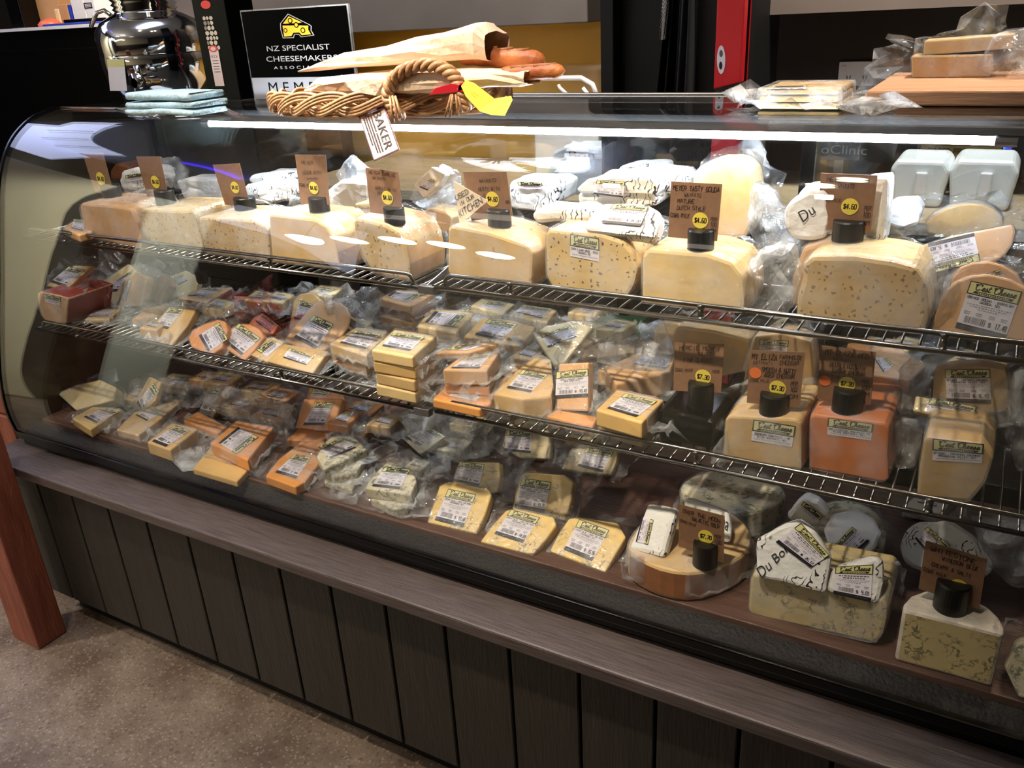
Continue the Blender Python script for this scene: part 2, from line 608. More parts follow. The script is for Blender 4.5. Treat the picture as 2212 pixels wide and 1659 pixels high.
def bfont(s):
    """triangles of a text in Blender's own font, its box scaled to 0..1"""
    if s in TXT:
        return TXT[s]
    cu = bpy.data.curves.new('t', 'FONT')
    cu.body = s
    cu.resolution_u = 3
    o = bpy.data.objects.new('t', cu)
    COL.objects.link(o)
    dg = bpy.context.evaluated_depsgraph_get()
    ev = o.evaluated_get(dg)
    me = ev.to_mesh()
    vs = [(v.co.x, v.co.y) for v in me.vertices]
    fs = [tuple(p.vertices) for p in me.polygons]
    ev.to_mesh_clear()
    bpy.data.objects.remove(o)
    bpy.data.curves.remove(cu)
    x0 = min(v[0] for v in vs)
    x1 = max(v[0] for v in vs)
    y0 = min(v[1] for v in vs)
    y1 = max(v[1] for v in vs)
    vs = [((a - x0) / (x1 - x0), (b - y0) / (y1 - y0)) for a, b in vs]
    TXT[s] = (vs, fs)
    return TXT[s]


class Print:
    """2D print in a 0..1 x 0..1 box (u right, v up), aspect = width / height of the real thing"""
    def __init__(s, aspect=1.0):
        s.a = aspect
        s.p = []

    def poly(s, pts, mi, lay=1):
        s.p.append((pts, [tuple(range(len(pts)))], mi, lay))

    def rect(s, x0, y0, x1, y1, mi, lay=1):
        s.poly([(x0, y0), (x1, y0), (x1, y1), (x0, y1)], mi, lay)

    def stroke(s, pts, w, mi, lay=2):
        """w = stroke width as a share of the height"""
        vs = []
        fs = []
        for (x0, y0), (x1, y1) in zip(pts[:-1], pts[1:]):
            dx = (x1 - x0) * s.a
            dy = y1 - y0
            l = math.hypot(dx, dy) or 1e-6
            dx /= l
            dy /= l
            e = w * 0.35
            ax = -dy * w / 2 / s.a
            ay = dx * w / 2
            ex = dx * e / s.a
            ey = dy * e
            k = len(vs)
            vs += [(x0 - ex - ax, y0 - ey - ay), (x1 + ex - ax, y1 + ey - ay), (x1 + ex + ax, y1 + ey + ay), (x0 - ex + ax, y0 - ey + ay)]
            fs.append((k, k + 1, k + 2, k + 3))
        s.p.append((vs, fs, mi, lay))

    def ellipse(s, cx, cy, rx, ry, mi, lay=1, n=24):
        s.poly([(cx + rx * math.cos(2 * math.pi * i / n), cy + ry * math.sin(2 * math.pi * i / n)) for i in range(n)], mi, lay)

    def line(s, txt, x0, y0, x1, y1, mi, w=0.16, lay=2, slant=0.0, jit=0.0, rnd=None):
        """single-stroke capitals fitted in the box"""
        n = len(txt)
        cw = (x1 - x0) / n
        h = y1 - y0
        for i, ch in enumerate(txt):
            if ch == ' ':
                continue
            g = GL.get(ch.upper())
            if not g:
                continue
            ox = x0 + cw * i
            oy = y0 + (rnd.uniform(-jit, jit) * h if rnd else 0)
            for st in g.split('|'):
                pts = [(int(q[0]) / 4.0, int(q[1]) / 6.0) for q in st.split()]
                s.stroke([(ox + cw * 0.78 * a + slant * b * h / s.a, oy + h * b) for a, b in pts], h * w, mi, lay)

    def cursive(s, txt, x0, y0, x1, y1, mi, w=0.12, lay=3):
        tot = sum(CUR[c][1] if c != ' ' else 2.5 for c in txt)
        k = (x1 - x0) / (tot + 2)
        h = (y1 - y0) / 10
        ox = x0
        for c in txt:
            if c == ' ':
                ox += 2.5 * k
                continue
            sts, wd = CUR[c]
            for st in sts:
                P = []
                for i in range(len(st) - 1):
                    a = st[max(i - 1, 0)]
                    b = st[i]
                    d = st[i + 1]
                    e = st[min(i + 2, len(st) - 1)]
                    for t in (0, .5):
                        P.append(tuple(0.5 * (2 * b[j] + (d[j] - a[j]) * t + (2 * a[j] - 5 * b[j] + 4 * d[j] - e[j]) * t * t + (-a[j] + 3 * b[j] - 3 * d[j] + e[j]) * t ** 3) for j in (0, 1)))
                P.append(st[-1])
                s.stroke([(ox + (q[0] + 0.18 * q[1]) * k, y0 + q[1] * h) for q in P], (y1 - y0) * w, mi, lay)
            ox += wd * k

    def text(s, txt, x0, y0, x1, y1, mi, lay=2):
        vs, fs = bfont(txt)
        s.p.append(([(x0 + a * (x1 - x0), y0 + b * (y1 - y0)) for a, b in vs], fs, mi, lay))

    def place(s, q, N, name, mats, parent, off=0.0008, step=0.00022, loc=None):
        """q = world corners TL, TR, BR, BL"""
        TL, TR, BR, BL = [V(p) for p in q]
        N = V(N).normalized()
        mb = MB()
        for vs, fs, mi, lay in s.p:
            W = []
            for (u, v) in vs:
                W.append(BL * ((1 - u) * (1 - v)) + BR * (u * (1 - v)) + TR * (u * v) + TL * ((1 - u) * v) + N * (off + step * lay))
            # every face points along N
            F2 = []
            for f in fs:
                a = V((0, 0, 0))
                for i in range(len(f)):
                    a += W[f[i]].cross(W[f[(i + 1) % len(f)]])
                F2.append(f if a.dot(N) > 0 else f[::-1])
            mb.add(W, F2, mi)
        return mb.obj(name, mats, parent, loc)


LM = ['lwhite', 'lyellow', 'lblack', 'lgrey', 'lpale']


def label_print(kind='full', title=('', ''), price='', detail=2, seed=0):
    """the shop's scale label. kind full: 1:1 with barcode and price; kind short: top part only"""
    r = random.Random(seed)
    p = Print(1.0 if kind == 'full' else 1.7)
    full = kind == 'full'
    p.rect(0, 0, 1, 1, 0, 0)
    l0 = 0.74 if full else 0.47     # bottom of the logo band
    H = 1 - l0
    p.rect(-.01, l0, 1.01, 1.01, 2, 1)
    e = 0.022 if full else 0.03
    p.rect(-.01 + e, l0 + e * p.a, 1.01 - e, 1.01 - e * p.a, 1, 2)
    if detail >= 1:
        p.cursive("C'est Cheese", 0.10, l0 + H * 0.40, 0.96, l0 + H * 0.92, 2, 0.15 if detail > 1 else 0.20)
    else:
        p.stroke([(0.12, l0 + H * .6), (.2, l0 + H * .8), (.3, l0 + H * .6), (.45, l0 + H * .68), (.55, l0 + H * .8), (.7, l0 + H * .58), (.9, l0 + H * .66)], H * .2, 2, 3)
    p.poly([(.10, l0 + H * .13), (.88, l0 + H * .13), (.92, l0 + H * .32), (.14, l0 + H * .32)], 2, 3)
    if detail > 1:
        for k in range(14):
            x = .2 + k * .045
            p.rect(x, l0 + H * .18, x + .03, l0 + H * .26, 1, 4)
    lh = 0.045 if full else 0.085
    y = l0 - lh * 1.7
    t = [x for x in title if x]
    if detail > 1 and t:
        for i, tx in enumerate(t):
            wd = min(0.94, 0.036 * len(tx))
            p.line(tx, .5 - wd / 2, y, .5 + wd / 2, y + lh, 2, 0.17)
            y -= lh * 1.45
    else:
        for i in range(2):
            wd = (.8, .56)[i]
            x = .5 - wd / 2
            while x < .5 + wd / 2:
                q = r.uniform(.025, .09)
                p.rect(x, y, x + q, y + lh * .75, 3, 1)
                x += q + .02
            y -= lh * 1.45
    for i in range(3 if full else (1 if detail > 1 else 0)):
        wd = (.86, .72, .4)[i]
        x = .5 - wd / 2
        while x < .5 + wd / 2:
            q = r.uniform(.02, .06)
            p.rect(x, y + lh * .2, x + q, y + lh * .72, 4, 1)
            x += q + .018
        y -= lh * 0.95
    if full:
        for k, x in enumerate((.06, .30, .56, .8)):
            p.rect(x, .375, x + .13, .40, 4, 1)
            p.rect(x + .01, .335, x + .12, .36, 4, 1)
        x = .12
        while x < .52:
            w = r.choice((.008, .012, .018))
            p.rect(x, .16, x + w, .30, 3, 1)
            x += w + r.choice((.008, .012))
        p.line('$', .60, .18, .665, .26, 2, .18)
        if price:
            p.line(price, .74, .17, .97, .275, 2, .16)
        else:
            p.rect(.76, .18, .93, .25, 3, 1)
        p.rect(0, 0, 1, .125, 2, 1)
        if detail > 1:
            for k in range(18):
                p.rect(.1 + k * .045, .07, .13 + k * .045, .085, 3, 2)
    return p


# ------------------------------------------------------------------ packs
def resample(W, n):
    L = len(W)
    d = [0.0]
    for i in range(L):
        d.append(d[-1] + (W[(i + 1) % L] - W[i]).length)
    out = []
    for k in range(n):
        t = d[-1] * k / n
        i = 0
        while d[i + 1] < t:
            i += 1
        u = (t - d[i]) / max(1e-9, d[i + 1] - d[i])
        out.append(W[i] * (1 - u) + W[(i + 1) % L] * u)
    return out


def film_mesh(W, N, t, rnd, fringe=0.03, amp=1.0, n=40):
    fringe *= 2.0
    amp *= 1.5
    """loose vacuum film over a slab: face, sides and a crumpled flange"""
    c = sum(W, V((0, 0, 0))) / len(W)
    P = resample(W, n)
    s0 = rnd.uniform(0, 50)
    a0 = rnd.uniform(0, math.pi)
    ax = (P[0] - c).normalized()
    ay = N.cross(ax)
    rings = []
    for f, dep in ((.45, -.0025), (.9, -.0022), (1.0, -.0018), (1.02, .10 * t), (1.03, .5 * t), (1.04, .8 * t)):
        rings.append([c + (p - c) * f + (p - c).normalized() * (.0012 if f > 1 else 0) - N * dep for p in P])
    last = rings[-1]
    K = 5
    for k in range(1, K + 1):
        rg = []
        for i, p in enumerate(last):
            d = (P[i] - c).normalized()
            ang = math.atan2(d.dot(ay), d.dot(ax)) - a0
            dirl = 0.3 + 0.7 * abs(math.cos(ang)) ** 3
            nz = noise.noise(V((i * .45, k * .5, s0)))
            ext = fringe * dirl * (0.7 + .8 * nz)
            fold = (1 if i % 2 else -1) * .0035 * k / K * (1 + noise.noise(V((i * .9, s0, 2))))
            wob = noise.noise(V((i * .8, k * .9, s0 + 9))) * 0.016 * k / K * amp * (0.4 + dirl)
            rg.append(p + d * (ext * k / K) + N * (wob + fold + .006 * k / K))
        rings.append(rg)
    vs = [c + N * .0025]
    fs = []
    zl = min(min(p.z for p in W), min((p - N * t).z for p in W)) + .0004
    yl = 1.143 if zl < .8 else (1.162 if zl < 1.03 else 1.213)     # the film stays on its shelf, behind the rails
    for rg in rings:
        for p in rg:
            if zl < 1.3:
                p.z = max(p.z, zl)
                p.y = max(p.y, yl)
        vs += rg
    for i in range(n):
        fs.append((0, 1 + i, 1 + (i + 1) % n))
    for k in range(len(rings) - 1):
        for i in range(n):
            j = (i + 1) % n
            fs.append((1 + k * n + i, 1 + (k + 1) * n + i, 1 + (k + 1) * n + j, 1 + k * n + j))
    mb = MB()
    mb.add(vs, fs)
    return mb


SEED = [7]


def pack(label, face, plane, t, mat, lab=None, kind='full', title=(), price='', group=None, name='cheese_pack', cat='cheese', film='film', fringe=.022,
         side=None, bev=.003, detail=None, thing=None, roundness=0, shrink=1.0, tdir=None):
    """one cheese: FACE = outline of its face in photo pixels on PLANE, T thick behind it, LAB = corners of its label (TL, TR, BR, BL)"""
    SEED[0] += 1
    rnd = random.Random(SEED[0])
    W = [plane.hit(q) for q in face]
    if roundness:
        for _ in range(roundness):
            Q = []
            for i in range(len(W)):
                a = W[i]
                b = W[(i + 1) % len(W)]
                Q += [a * .75 + b * .25, a * .25 + b * .75]
            W = Q
    N = plane.n
    c = sum(W, V((0, 0, 0))) / len(W)
    base = c - N * t
    zmin = min(min(p.z for p in W), min((p - N * t).z for p in W))
    root = empty(name, (c.x - N.x * t / 2, c.y - N.y * t / 2, zmin), label, cat, group)
    mb = MB()
    mb.prism(W, N, t, 0, 1 if side else None, shrink)
    mb.obj('cheese', [mat] + ([side] if side else []), root, bevel=bev, seg=2)
    if lab:
        q = [plane.hit(p) for p in lab]
        size = (q[0] - q[1]).length
        pix = math.dist(lab[0], lab[1])
        if detail is None:
            detail = 2 if pix > 60 else (1 if pix > 30 else 0)
        label_print(kind, title, price, detail, SEED[0]).place(q, N, 'price_label', LM, root, off=.0009)
    if film:
        Wf = W
        ar = V((0, 0, 0))
        for i in range(len(W)):
            ar += W[i].cross(W[(i + 1) % len(W)])
        if ar.dot(N) < 0:
            Wf = W[::-1]
        film_mesh(Wf, N, t, rnd, fringe).obj('plastic_wrap', film, root)
    return root


def paper_pack(label, face, plane, t, lab=None, kind='full', title=(), price='', group=None, mat='paper', text=None, name='wrapped_cheese', shrink=.94, film=None, cat='cheese', amp=.006):
    """cheese folded in printed paper: a crumpled block with folds"""
    SEED[0] += 1
    rnd = random.Random(SEED[0])
    W = [plane.hit(q) for q in face]
    N = plane.n
    c = sum(W, V((0, 0, 0))) / len(W)
    zmin = min(min(p.z for p in W), min((p - N * t).z for p in W))
    root = empty(name, (c.x - N.x * t / 2, c.y - N.y * t / 2, zmin), label, cat, group)
    mb = MB()
    mb.prism(W, N, t, 0, None, shrink)
    me = mb.mesh('wrapping_paper')
    bm = bmesh.new()
    bm.from_mesh(me)
    bmesh.ops.bevel(bm, geom=bm.edges[:], offset=min(.008, t * .3), segments=2, profile=.5, affect='EDGES', clamp_overlap=True)
    bmesh.ops.triangulate(bm, faces=bm.faces[:])
    for _ in range(2):
        bmesh.ops.subdivide_edges(bm, edges=[e for e in bm.edges if e.calc_length() > .018], cuts=1, use_grid_fill=False)
        bmesh.ops.triangulate(bm, faces=bm.faces[:])
    s0 = rnd.uniform(0, 90)
    for v in bm.verts:
        q = v.co * 28 + V((s0, 0, 0))
        v.co += (v.co - (c - N * t / 2)).normalized() * noise.noise(q) * amp + V((noise.noise(q * 2.1 + V((5, 0, 0))), noise.noise(q * 2.1 + V((0, 7, 0))), noise.noise(q * 2.1))) * amp * .3
    bm.normal_update()
    bm.to_mesh(me)
    bm.free()
    link('wrapping_paper', me, mat, root)
    if text:
        tx, tq = text
        p = Print(3.0)
        p.text(tx, 0, 0, 1, 1, 0, 1)
        p.place([plane.hit(k) for k in tq], N, 'printed_lettering', ['textdark'], root, off=amp * .55)
    if lab:
        q = [plane.hit(p) for p in lab]
        pix = math.dist(lab[0], lab[1])
        label_print(kind, title, price, 2 if pix > 60 else (1 if pix > 30 else 0), SEED[0]).place(q, N, 'price_label', LM, root, off=amp * .75)
    if film:
        film_mesh(W if True else W, N, t, rnd, .02).obj('plastic_wrap', film, root)
    return root


def bagclump(label, outline, plane, depth, group=None, seed=1, mat='bag', name='plastic_bag', cat='plastic bag', z=None):
    """crumpled clear plastic: a hollow wrinkled bulge inside the outline"""
    rnd = random.Random(seed)
    W = resample([plane.hit(q) for q in outline], 30)
    N = plane.n
    c = sum(W, V((0, 0, 0))) / len(W)
    mb = MB()
    s0 = rnd.uniform(0, 99)
    for sgn in (1, -1):
        vs = [c + N * depth * .5 * sgn]
        fs = []
        R = 7
        for k in range(1, R + 1):
            f = k / R
            for i, p in enumerate(W):
                d = (p - c)
                h = depth * .5 * math.sqrt(max(0, 1 - f * f)) * sgn
                w = noise.noise(V((d.x * f * 32, d.y * f * 32 + s0, d.z * f * 32 + sgn))) * depth * .38 * (1.1 - .5 * f)
                vs.append(c + d * (f * (1 + .10 * noise.noise(V((i * .7, s0, 0))) * f)) + N * (h + w))
        n = len(W)
        for i in range(n):
            fs.append((0, 1 + i, 1 + (i + 1) % n) if sgn > 0 else (0, 1 + (i + 1) % n, 1 + i))
        for k in range(R - 1):
            for i in range(n):
                j = (i + 1) % n
                q = (1 + k * n + i, 1 + (k + 1) * n + i, 1 + (k + 1) * n + j, 1 + k * n + j)
                fs.append(q if sgn > 0 else q[::-1])
        mb.add(vs, fs)
    o = mb.obj(name, mat, None, loc=(c.x, c.y, min(p.z for p in W)), smooth=False)
    return tag(o, label, cat, group)
# ================================================================== THE ROOM
MT['floorm'] = mp('speckled_concrete', (134, 120, 106), 0.4, c2=(92, 76, 64), scale=7, bump=0.3, bscale=40, rvar=.15)


def floor_speckle():
    nt = MT['floorm'].node_tree
    b = nt.nodes['Principled BSDF']
    src = b.inputs['Base Color'].links[0].from_socket
    tc = nt.nodes.new('ShaderNodeTexCoord')
    out = src
    for sc, am, colr in ((60, .24, (70, 56, 46)), (95, .26, (172, 158, 142)), (150, .28, (70, 60, 52)), (30, .14, (56, 44, 38))):
        vo = nt.nodes.new('ShaderNodeTexVoronoi')
        vo.inputs['Scale'].default_value = sc
        nt.links.new(tc.outputs['Object'], vo.inputs['Vector'])
        r = nt.nodes.new('ShaderNodeMapRange')
        r.inputs['From Min'].default_value = am * 1.3
        r.inputs['From Max'].default_value = am * .8
        nt.links.new(vo.outputs['Distance'], r.inputs[0])
        m_ = nt.nodes.new('ShaderNodeMath')
        m_.operation = 'MULTIPLY'
        m_.inputs[1].default_value = .4
        nt.links.new(r.outputs[0], m_.inputs[0])
        mx = nt.nodes.new('ShaderNodeMix')
        mx.data_type = 'RGBA'
        nt.links.new(m_.outputs[0], mx.inputs[0])
        nt.links.new(out, mx.inputs[6])
        mx.inputs[7].default_value = lin(colr)
        out = mx.outputs[2]
    nt.links.new(out, b.inputs['Base Color'])


floor_speckle()
MT['walldark'] = mp('dark_wall', (34, 27, 23), 0.6, var=.15, scale=4)
MT['wallbeige'] = mp('beige_wall', (188, 180, 152), 0.7, var=.06, scale=3)
MT['ceilm'] = mp('pale_ceiling', (176, 184, 200), 0.8)
MT['yellowm'] = mp('mustard_panel', (214, 168, 66), 0.3, var=.06, scale=3)
MT['greyhood'] = mp('grey_metal', (92, 89, 90), 0.45, .3, var=.08, scale=5)
MT['deckm'] = woodmat('brown_board', (106, 80, 70), (84, 60, 50), 0.45, (2, 14, 14), 5)
MT['ledgem'] = woodmat('weathered_ledge', (98, 88, 87), (76, 66, 62), 0.36, (2.5, 40, 40), 5, .2)
MT['plankm'] = woodmat('dark_planks', (52, 48, 42), (43, 39, 34), 0.55, (14, 14, 1.5), 5, .25)
MT['grillem'] = mp('air_grille_mesh', (5, 5, 5), 0.6, c2=(14, 12, 10), scale=160, bump=.6, bscale=160)
MT['endm'] = mp('dark_end_panel', (66, 60, 46), 0.12, var=.1, scale=6)
MT['post1'] = mp('red_brown_timber', (150, 84, 62), 0.5, c2=(118, 60, 44), scale=6, stretch=(6, 6, 1), bump=.3, bscale=30)

XL, XR = -2.175, 0.75
mb = MB()
mb.box((-4.6, -3.3, -.06), (2.6, 3.1, 0))
struct(mb.obj('floor', 'floorm'))
mb = MB()
mb.box((-4.6, -3.3, 2.9), (2.6, 3.1, 2.96))
struct(mb.obj('ceiling', 'ceilm'))
mb = MB()
mb.box((-4.66, 3.0, 0), (2.66, 3.1, 2.9))
struct(mb.obj('wall_back', 'walldark'))
mb = MB()
mb.box((-4.66, -3.3, 0), (-4.6, 3.0, 2.9))
struct(mb.obj('wall_left', 'walldark'))
mb = MB()
mb.box((2.6, -3.3, 0), (2.66, 3.0, 2.9))
struct(mb.obj('wall_right', 'walldark'))
mb = MB()
mb.box((-4.6, -3.36, 0), (2.6, -3.3, 2.9), 0)
mb.box((-4.6, -3.3, 0), (2.6, -3.28, 1.15), 1)
struct(mb.obj('wall_front', ['wallbeige', 'walldark']))

# the shop in front of the cabinet: high windows, a ceiling light, added glow panels, pendant lamps, a pale pillar
MT['winlight'] = mp('daylit_pane', (206, 220, 255), .3, emit=1.7)
MT['panelight'] = mp('ceiling_light_glow', (246, 248, 255), .3, emit=13)
MT['panelfill'] = mp('soft_fill_glow', (255, 246, 232), .3, emit=1.6)  # glow of the added fill panels on the ceiling
MT['skyglow'] = mp('skylight_glow', (196, 204, 240), .3, emit=5)
MT['lampface'] = mp('lamp_glow', (255, 234, 204), .3, emit=45)
MT['neon'] = mp('violet_neon', (86, 60, 255), .3, emit=9)
MT['palegrey'] = mp('pale_grey_paint', (172, 176, 166), .6)
MT['whitewall'] = mp('cream_paint', (222, 212, 178), .6)
mb = MB()
mb.box((-4.60, -3.0, 2.05), (-4.585, -1.45, 2.62))
struct(mb.obj('window_1', 'winlight'))
mb = MB()
mb.box((-4.59, .45, 2.885), (-4.20, 2.15, 2.9))
mb.box((-4.60, .30, 2.60), (-4.585, 1.9, 2.885))
for k in range(3):
    mb.box((-4.59, .8 + .42 * k, 2.875), (-4.20, .83 + .42 * k, 2.886), 1)
struct(mb.obj('window_2', ['skyglow', 'blackmatt']))
mb = MB()
mb.box((-4.59, -.42, 0), (-4.45, 1.0, 2.35))
o = mb.obj('reflected_pillar', 'whitewall', loc=(-4.5, .2, 0), bevel=.03)  # unseen beige pillar, put here to be reflected in the glass
tag(o, 'unseen cream pillar on the far side wall, placed for its reflection', 'cupboard')
mb = MB()
mb.box((-4.59, -1.42, 0), (-4.50, -.78, 2.30))
o = mb.obj('pale_door_panel', 'palegrey', loc=(-4.55, -1.0, 0), bevel=.06, seg=4)
tag(o, 'pale grey panel with rounded corners on the far side wall', 'panel')
mb = MB()
n_ = 20
pts = []
for k in range(n_):
    t_ = 2 * math.pi * k / n_
    pts.append((-1.60 + .27 * math.copysign(abs(math.cos(t_)) ** .5, math.cos(t_)), 1.25 + .60 * math.copysign(abs(math.sin(t_)) ** .7, math.sin(t_)), 2.86))
mb.prism(pts, (0, 0, -1), -.04)
tag(mb.obj('ceiling_glow', 'panelight', loc=(-1.6, 1.05, 2.9)), 'large oval white ceiling light above the bread basket', 'ceiling light')
for (x_, y_) in ((-2.6, -1.3), (-3.6, -1.9), (-1.4, -2.2)):  # unseen panels added for highlights on the jar and glass
    mb = MB()
    mb.box((x_ - .3, y_ - .15, 2.87), (x_ + .3, y_ + .15, 2.899))
    tag(mb.obj('ceiling_glow', 'panelfill', loc=(x_, y_, 2.88)), 'added soft glow panel on the ceiling %s' % {-2.6: 'over the middle of the shop floor', -3.6: 'nearest the side wall window', -1.4: 'nearest the front wall'}[x_], 'ceiling light', 'added ceiling glow panels')
mb = MB()
mb.tube([(-3.75, -.28, 2.86), (-3.70, -.05, 2.86), (-3.72, .15, 2.86), (-3.80, .30, 2.86)], .02, 8)
tag(mb.obj('neon_tube', 'neon', loc=(-3.72, 0, 2.86)), 'curved violet neon tube on the ceiling of the shop', 'neon light')
for (x_, y_, z_, lb_) in ((-3.54, -1.26, 1.83, 'farthest from the window wall'), (-3.30, -1.36, 1.90, 'second of the row'), (-3.04, -1.45, 2.00, 'middle of the row'), (-2.78, -1.56, 2.04, 'fourth of the row'), (-2.50, -1.68, 1.99, 'nearest the window wall')):
    lp = empty('pendant_lamp', (x_, y_, z_), 'warm flat pendant lamp hanging before the cabinet, ' + lb_, 'lamp', 'pendant lamps over the shop floor')
    mb = MB()
    mb.lathe([(.0, -.030), (.06, -.026), (.105, -.012), (.115, 0), (.105, .012), (.0, .02)], (x_, y_, z_), 20)
    mb.obj('glowing_disc', 'lampface', lp, smooth=True)
    mb = MB()
    mb.tube([(x_, y_, z_ + .02), (x_, y_, 2.9)], .004, 6)
    mb.obj('cord', 'blackmatt', lp)
for (x_, y_, lb_) in ((-.44, .86, 'nearer the cabinet'), (-.55, .62, 'nearer the customer')):
    mb = MB()
    mb.lathe([(.0, 0), (.045, .0), (.05, .01), (.0, .012)], (x_, y_, 2.88), 16)
    tag(mb.obj('downlight', 'lampface', loc=(x_, y_, 2.88)), 'small round downlight above the largest price card, ' + lb_, 'downlight', 'ceiling downlights')


def hits(x0, y0, x1, y1, Y):
    """X and Z range of a photo rectangle on the upright plane Y"""
    p = py(Y)
    xm = (x0 + x1) / 2
    ym = (y0 + y1) / 2
    a = p.hit((x0, ym)).x
    b = p.hit((x1, ym)).x
    t = p.hit((xm, y0)).z
    d = p.hit((xm, y1)).z
    return a, b, d, t


def bxp(mb, x0, y0, x1, y1, Y, depth, mi=0, z0=None, z1=None):
    a, b, d, t = hits(x0, y0, x1, y1, Y)
    mb.box((a, Y, d if z0 is None else z0), (b, Y + depth, t if z1 is None else z1), mi)
    return a, b, d, t


# ================================================================== THE DISPLAY CABINET
cab = empty('display_cabinet', (-1.0, 1.4, 0), 'long curved glass cheese display cabinet over a dark plank base', 'display cabinet')
# plank base
mb = MB()
x = XL + .115
mb.box((XL + .02, 1.055, .06), (XR, 1.70, .47), 1)
pit = .1405
k = 0
while x < XR:
    x2 = min(x + pit, XR)
    mb.box((x + .003, 1.035, .07), (x2 - .003, 1.056, .47), 0)
    x = x2
mb.box((XL + .06, 1.075, 0), (XR, 1.68, .07), 1)
mb.box((XL + .02, 1.035, .07), (XL + .112, 1.056, .47), 0)
mb.obj('plank_base', ['plankm', 'blackmatt'], cab, bevel=.002, seg=1)
# ledge
mb = MB()
mb.box((XL - .05, .998, .472), (XR, 1.12, .50))
mb.obj('ledge', 'ledgem', cab, bevel=.004, seg=2)
# black plinth under the glass, deck, grille
mb = MB()
mb.box((XL, 1.094, .50), (XR, 1.14, .525))
mb.box((XL, 1.080, .525), (XR, 1.096, .545))
mb.box((XL, 1.10, .45), (XR, 1.72, .53))
mb.obj('plinth', 'black', cab, bevel=.003)
mb = MB()
mb.prism([(XL + .01, 1.097, .536), (XR, 1.097, .536), (XR, 1.14, .552), (XL + .01, 1.14, .552)], (0, -.3, 1), .01)
mb.obj('air_grille', 'grillem', cab)
mb = MB()
mb.box((XL + .035, 1.138, .545), (XR - .02, 1.69, .562))
mb.obj('deck_board', 'deckm', cab, bevel=.002)

PROF = [(1.086, .535), (1.078, .60), (1.086, .689), (1.116, .806), (1.158, .941), (1.195, 1.065), (1.231, 1.173), (1.280, 1.252), (1.341, 1.298), (1.395, 1.316), (1.45, 1.322), (1.58, 1.322), (1.72, 1.322)]


def catmull(P, k=4):
    out = []
    for i in range(len(P) - 1):
        a = P[max(i - 1, 0)]
        b = P[i]
        c = P[i + 1]
        d = P[min(i + 2, len(P) - 1)]
        for s in range(k):
            t = s / k
            out.append(tuple(0.5 * (2 * b[j] + (c[j] - a[j]) * t + (2 * a[j] - 5 * b[j] + 4 * c[j] - d[j]) * t * t + (-a[j] + 3 * b[j] - 3 * c[j] + d[j]) * t ** 3) for j in range(len(b))))
    out.append(P[-1])
    return out


PR = catmull(PROF, 5)


def offs(P, d):
    out = []
    for i in range(len(P)):
        a = P[max(i - 1, 0)]
        b = P[min(i + 1, len(P) - 1)]
        t = V((b[0] - a[0], b[1] - a[1])).normalized()
        out.append((P[i][0] + t[1] * d, P[i][1] - t[0] * d))
    return out


IN = offs(PR, .006)
mb = MB()
n = len(PR)
vs = [(XL, p[0], p[1]) for p in PR] + [(XR, p[0], p[1]) for p in PR] + [(XL, p[0], p[1]) for p in IN] + [(XR, p[0], p[1]) for p in IN]
fs = []
for i in range(n - 1):
    fs.append((i, i + 1, n + i + 1, n + i)[::-1])
    fs.append((2 * n + i, 2 * n + i + 1, 3 * n + i + 1, 3 * n + i))
fs += [(0, n, 3 * n, 2 * n)[::-1], (n - 1, 2 * n - 1, 4 * n - 1, 3 * n - 1)]
mb.add(vs, fs)
o = mb.obj('curved_glass', 'glass', cab, smooth=True)
# left end: dark glossy panel with a black edge strip
mb = MB()
W = [(XL + .004, p[0] + .006, p[1]) for p in IN] + [(XL + .004, 1.70, .54)]
mb.prism(W, (1, 0, 0), .008)
mb.obj('end_panel', 'endm', cab)
mb = MB()
OUT = offs(PR, -.003)
I2 = offs(PR, .016)
for i in range(n - 1):
    if PR[i][1] > 1.3205:
        break
    for (xa, xb) in ((XL - .006, XL + .001),):
        q = [(xa, OUT[i][0], OUT[i][1]), (xa, OUT[i + 1][0], OUT[i + 1][1]), (xa, I2[i + 1][0], I2[i + 1][1]), (xa, I2[i][0], I2[i][1])]
        mb.add(q + [(xb, a[1], a[2]) for a in q], [(0, 1, 2, 3)[::-1], (4, 5, 6, 7), (0, 1, 5, 4), (1, 2, 6, 5), (2, 3, 7, 6), (3, 0, 4, 7)])
mb.obj('edge_strip', 'black', cab)
mb = MB()
mb.box((XL, 1.715, 1.314), (XR, 1.728, 1.326))
mb.obj('top_rail', 'steel', cab, bevel=.002)

mb = MB()
mb.box((XL + .01, 1.462, 1.300), (XR, 1.714, 1.3155))
mb.obj('top_panel', 'blackmatt', cab)

# back frame with three sliding doors
YB = 1.705
xs = [py(YB).hit((757, 350)).x, py(YB).hit((1352, 370)).x, py(YB).hit((1752, 380)).x]
mb = MB()
mb.box((XL, YB - .01, .545), (XR, YB + .03, .60))
mb.box((XL, YB - .01, 1.285), (XR, YB + .012, 1.314))
mb.box((XL, YB - .01, .545), (XL + .03, YB + .02, 1.31))
mb.obj('back_frame', 'black', cab, bevel=.002)
prev = XL + .03
for i, xx in enumerate(xs + [XR]):
    d = empty('sliding_door', (prev, YB, .60), None, None)
    d.parent = cab
    d.location = V((prev, YB, .60)) - V(cab.location)
    mb = MB()
    mb.box((prev, YB + .008, .60), (xx, YB + .012, 1.285))
    mb.obj('door_glass', 'backglass', d)
    mb = MB()
    mb.box((xx - .022, YB + .001, .60), (xx + .004, YB + .016, 1.285))
    mb.obj('door_stile', 'black', d, bevel=.002)
    prev = xx + .004

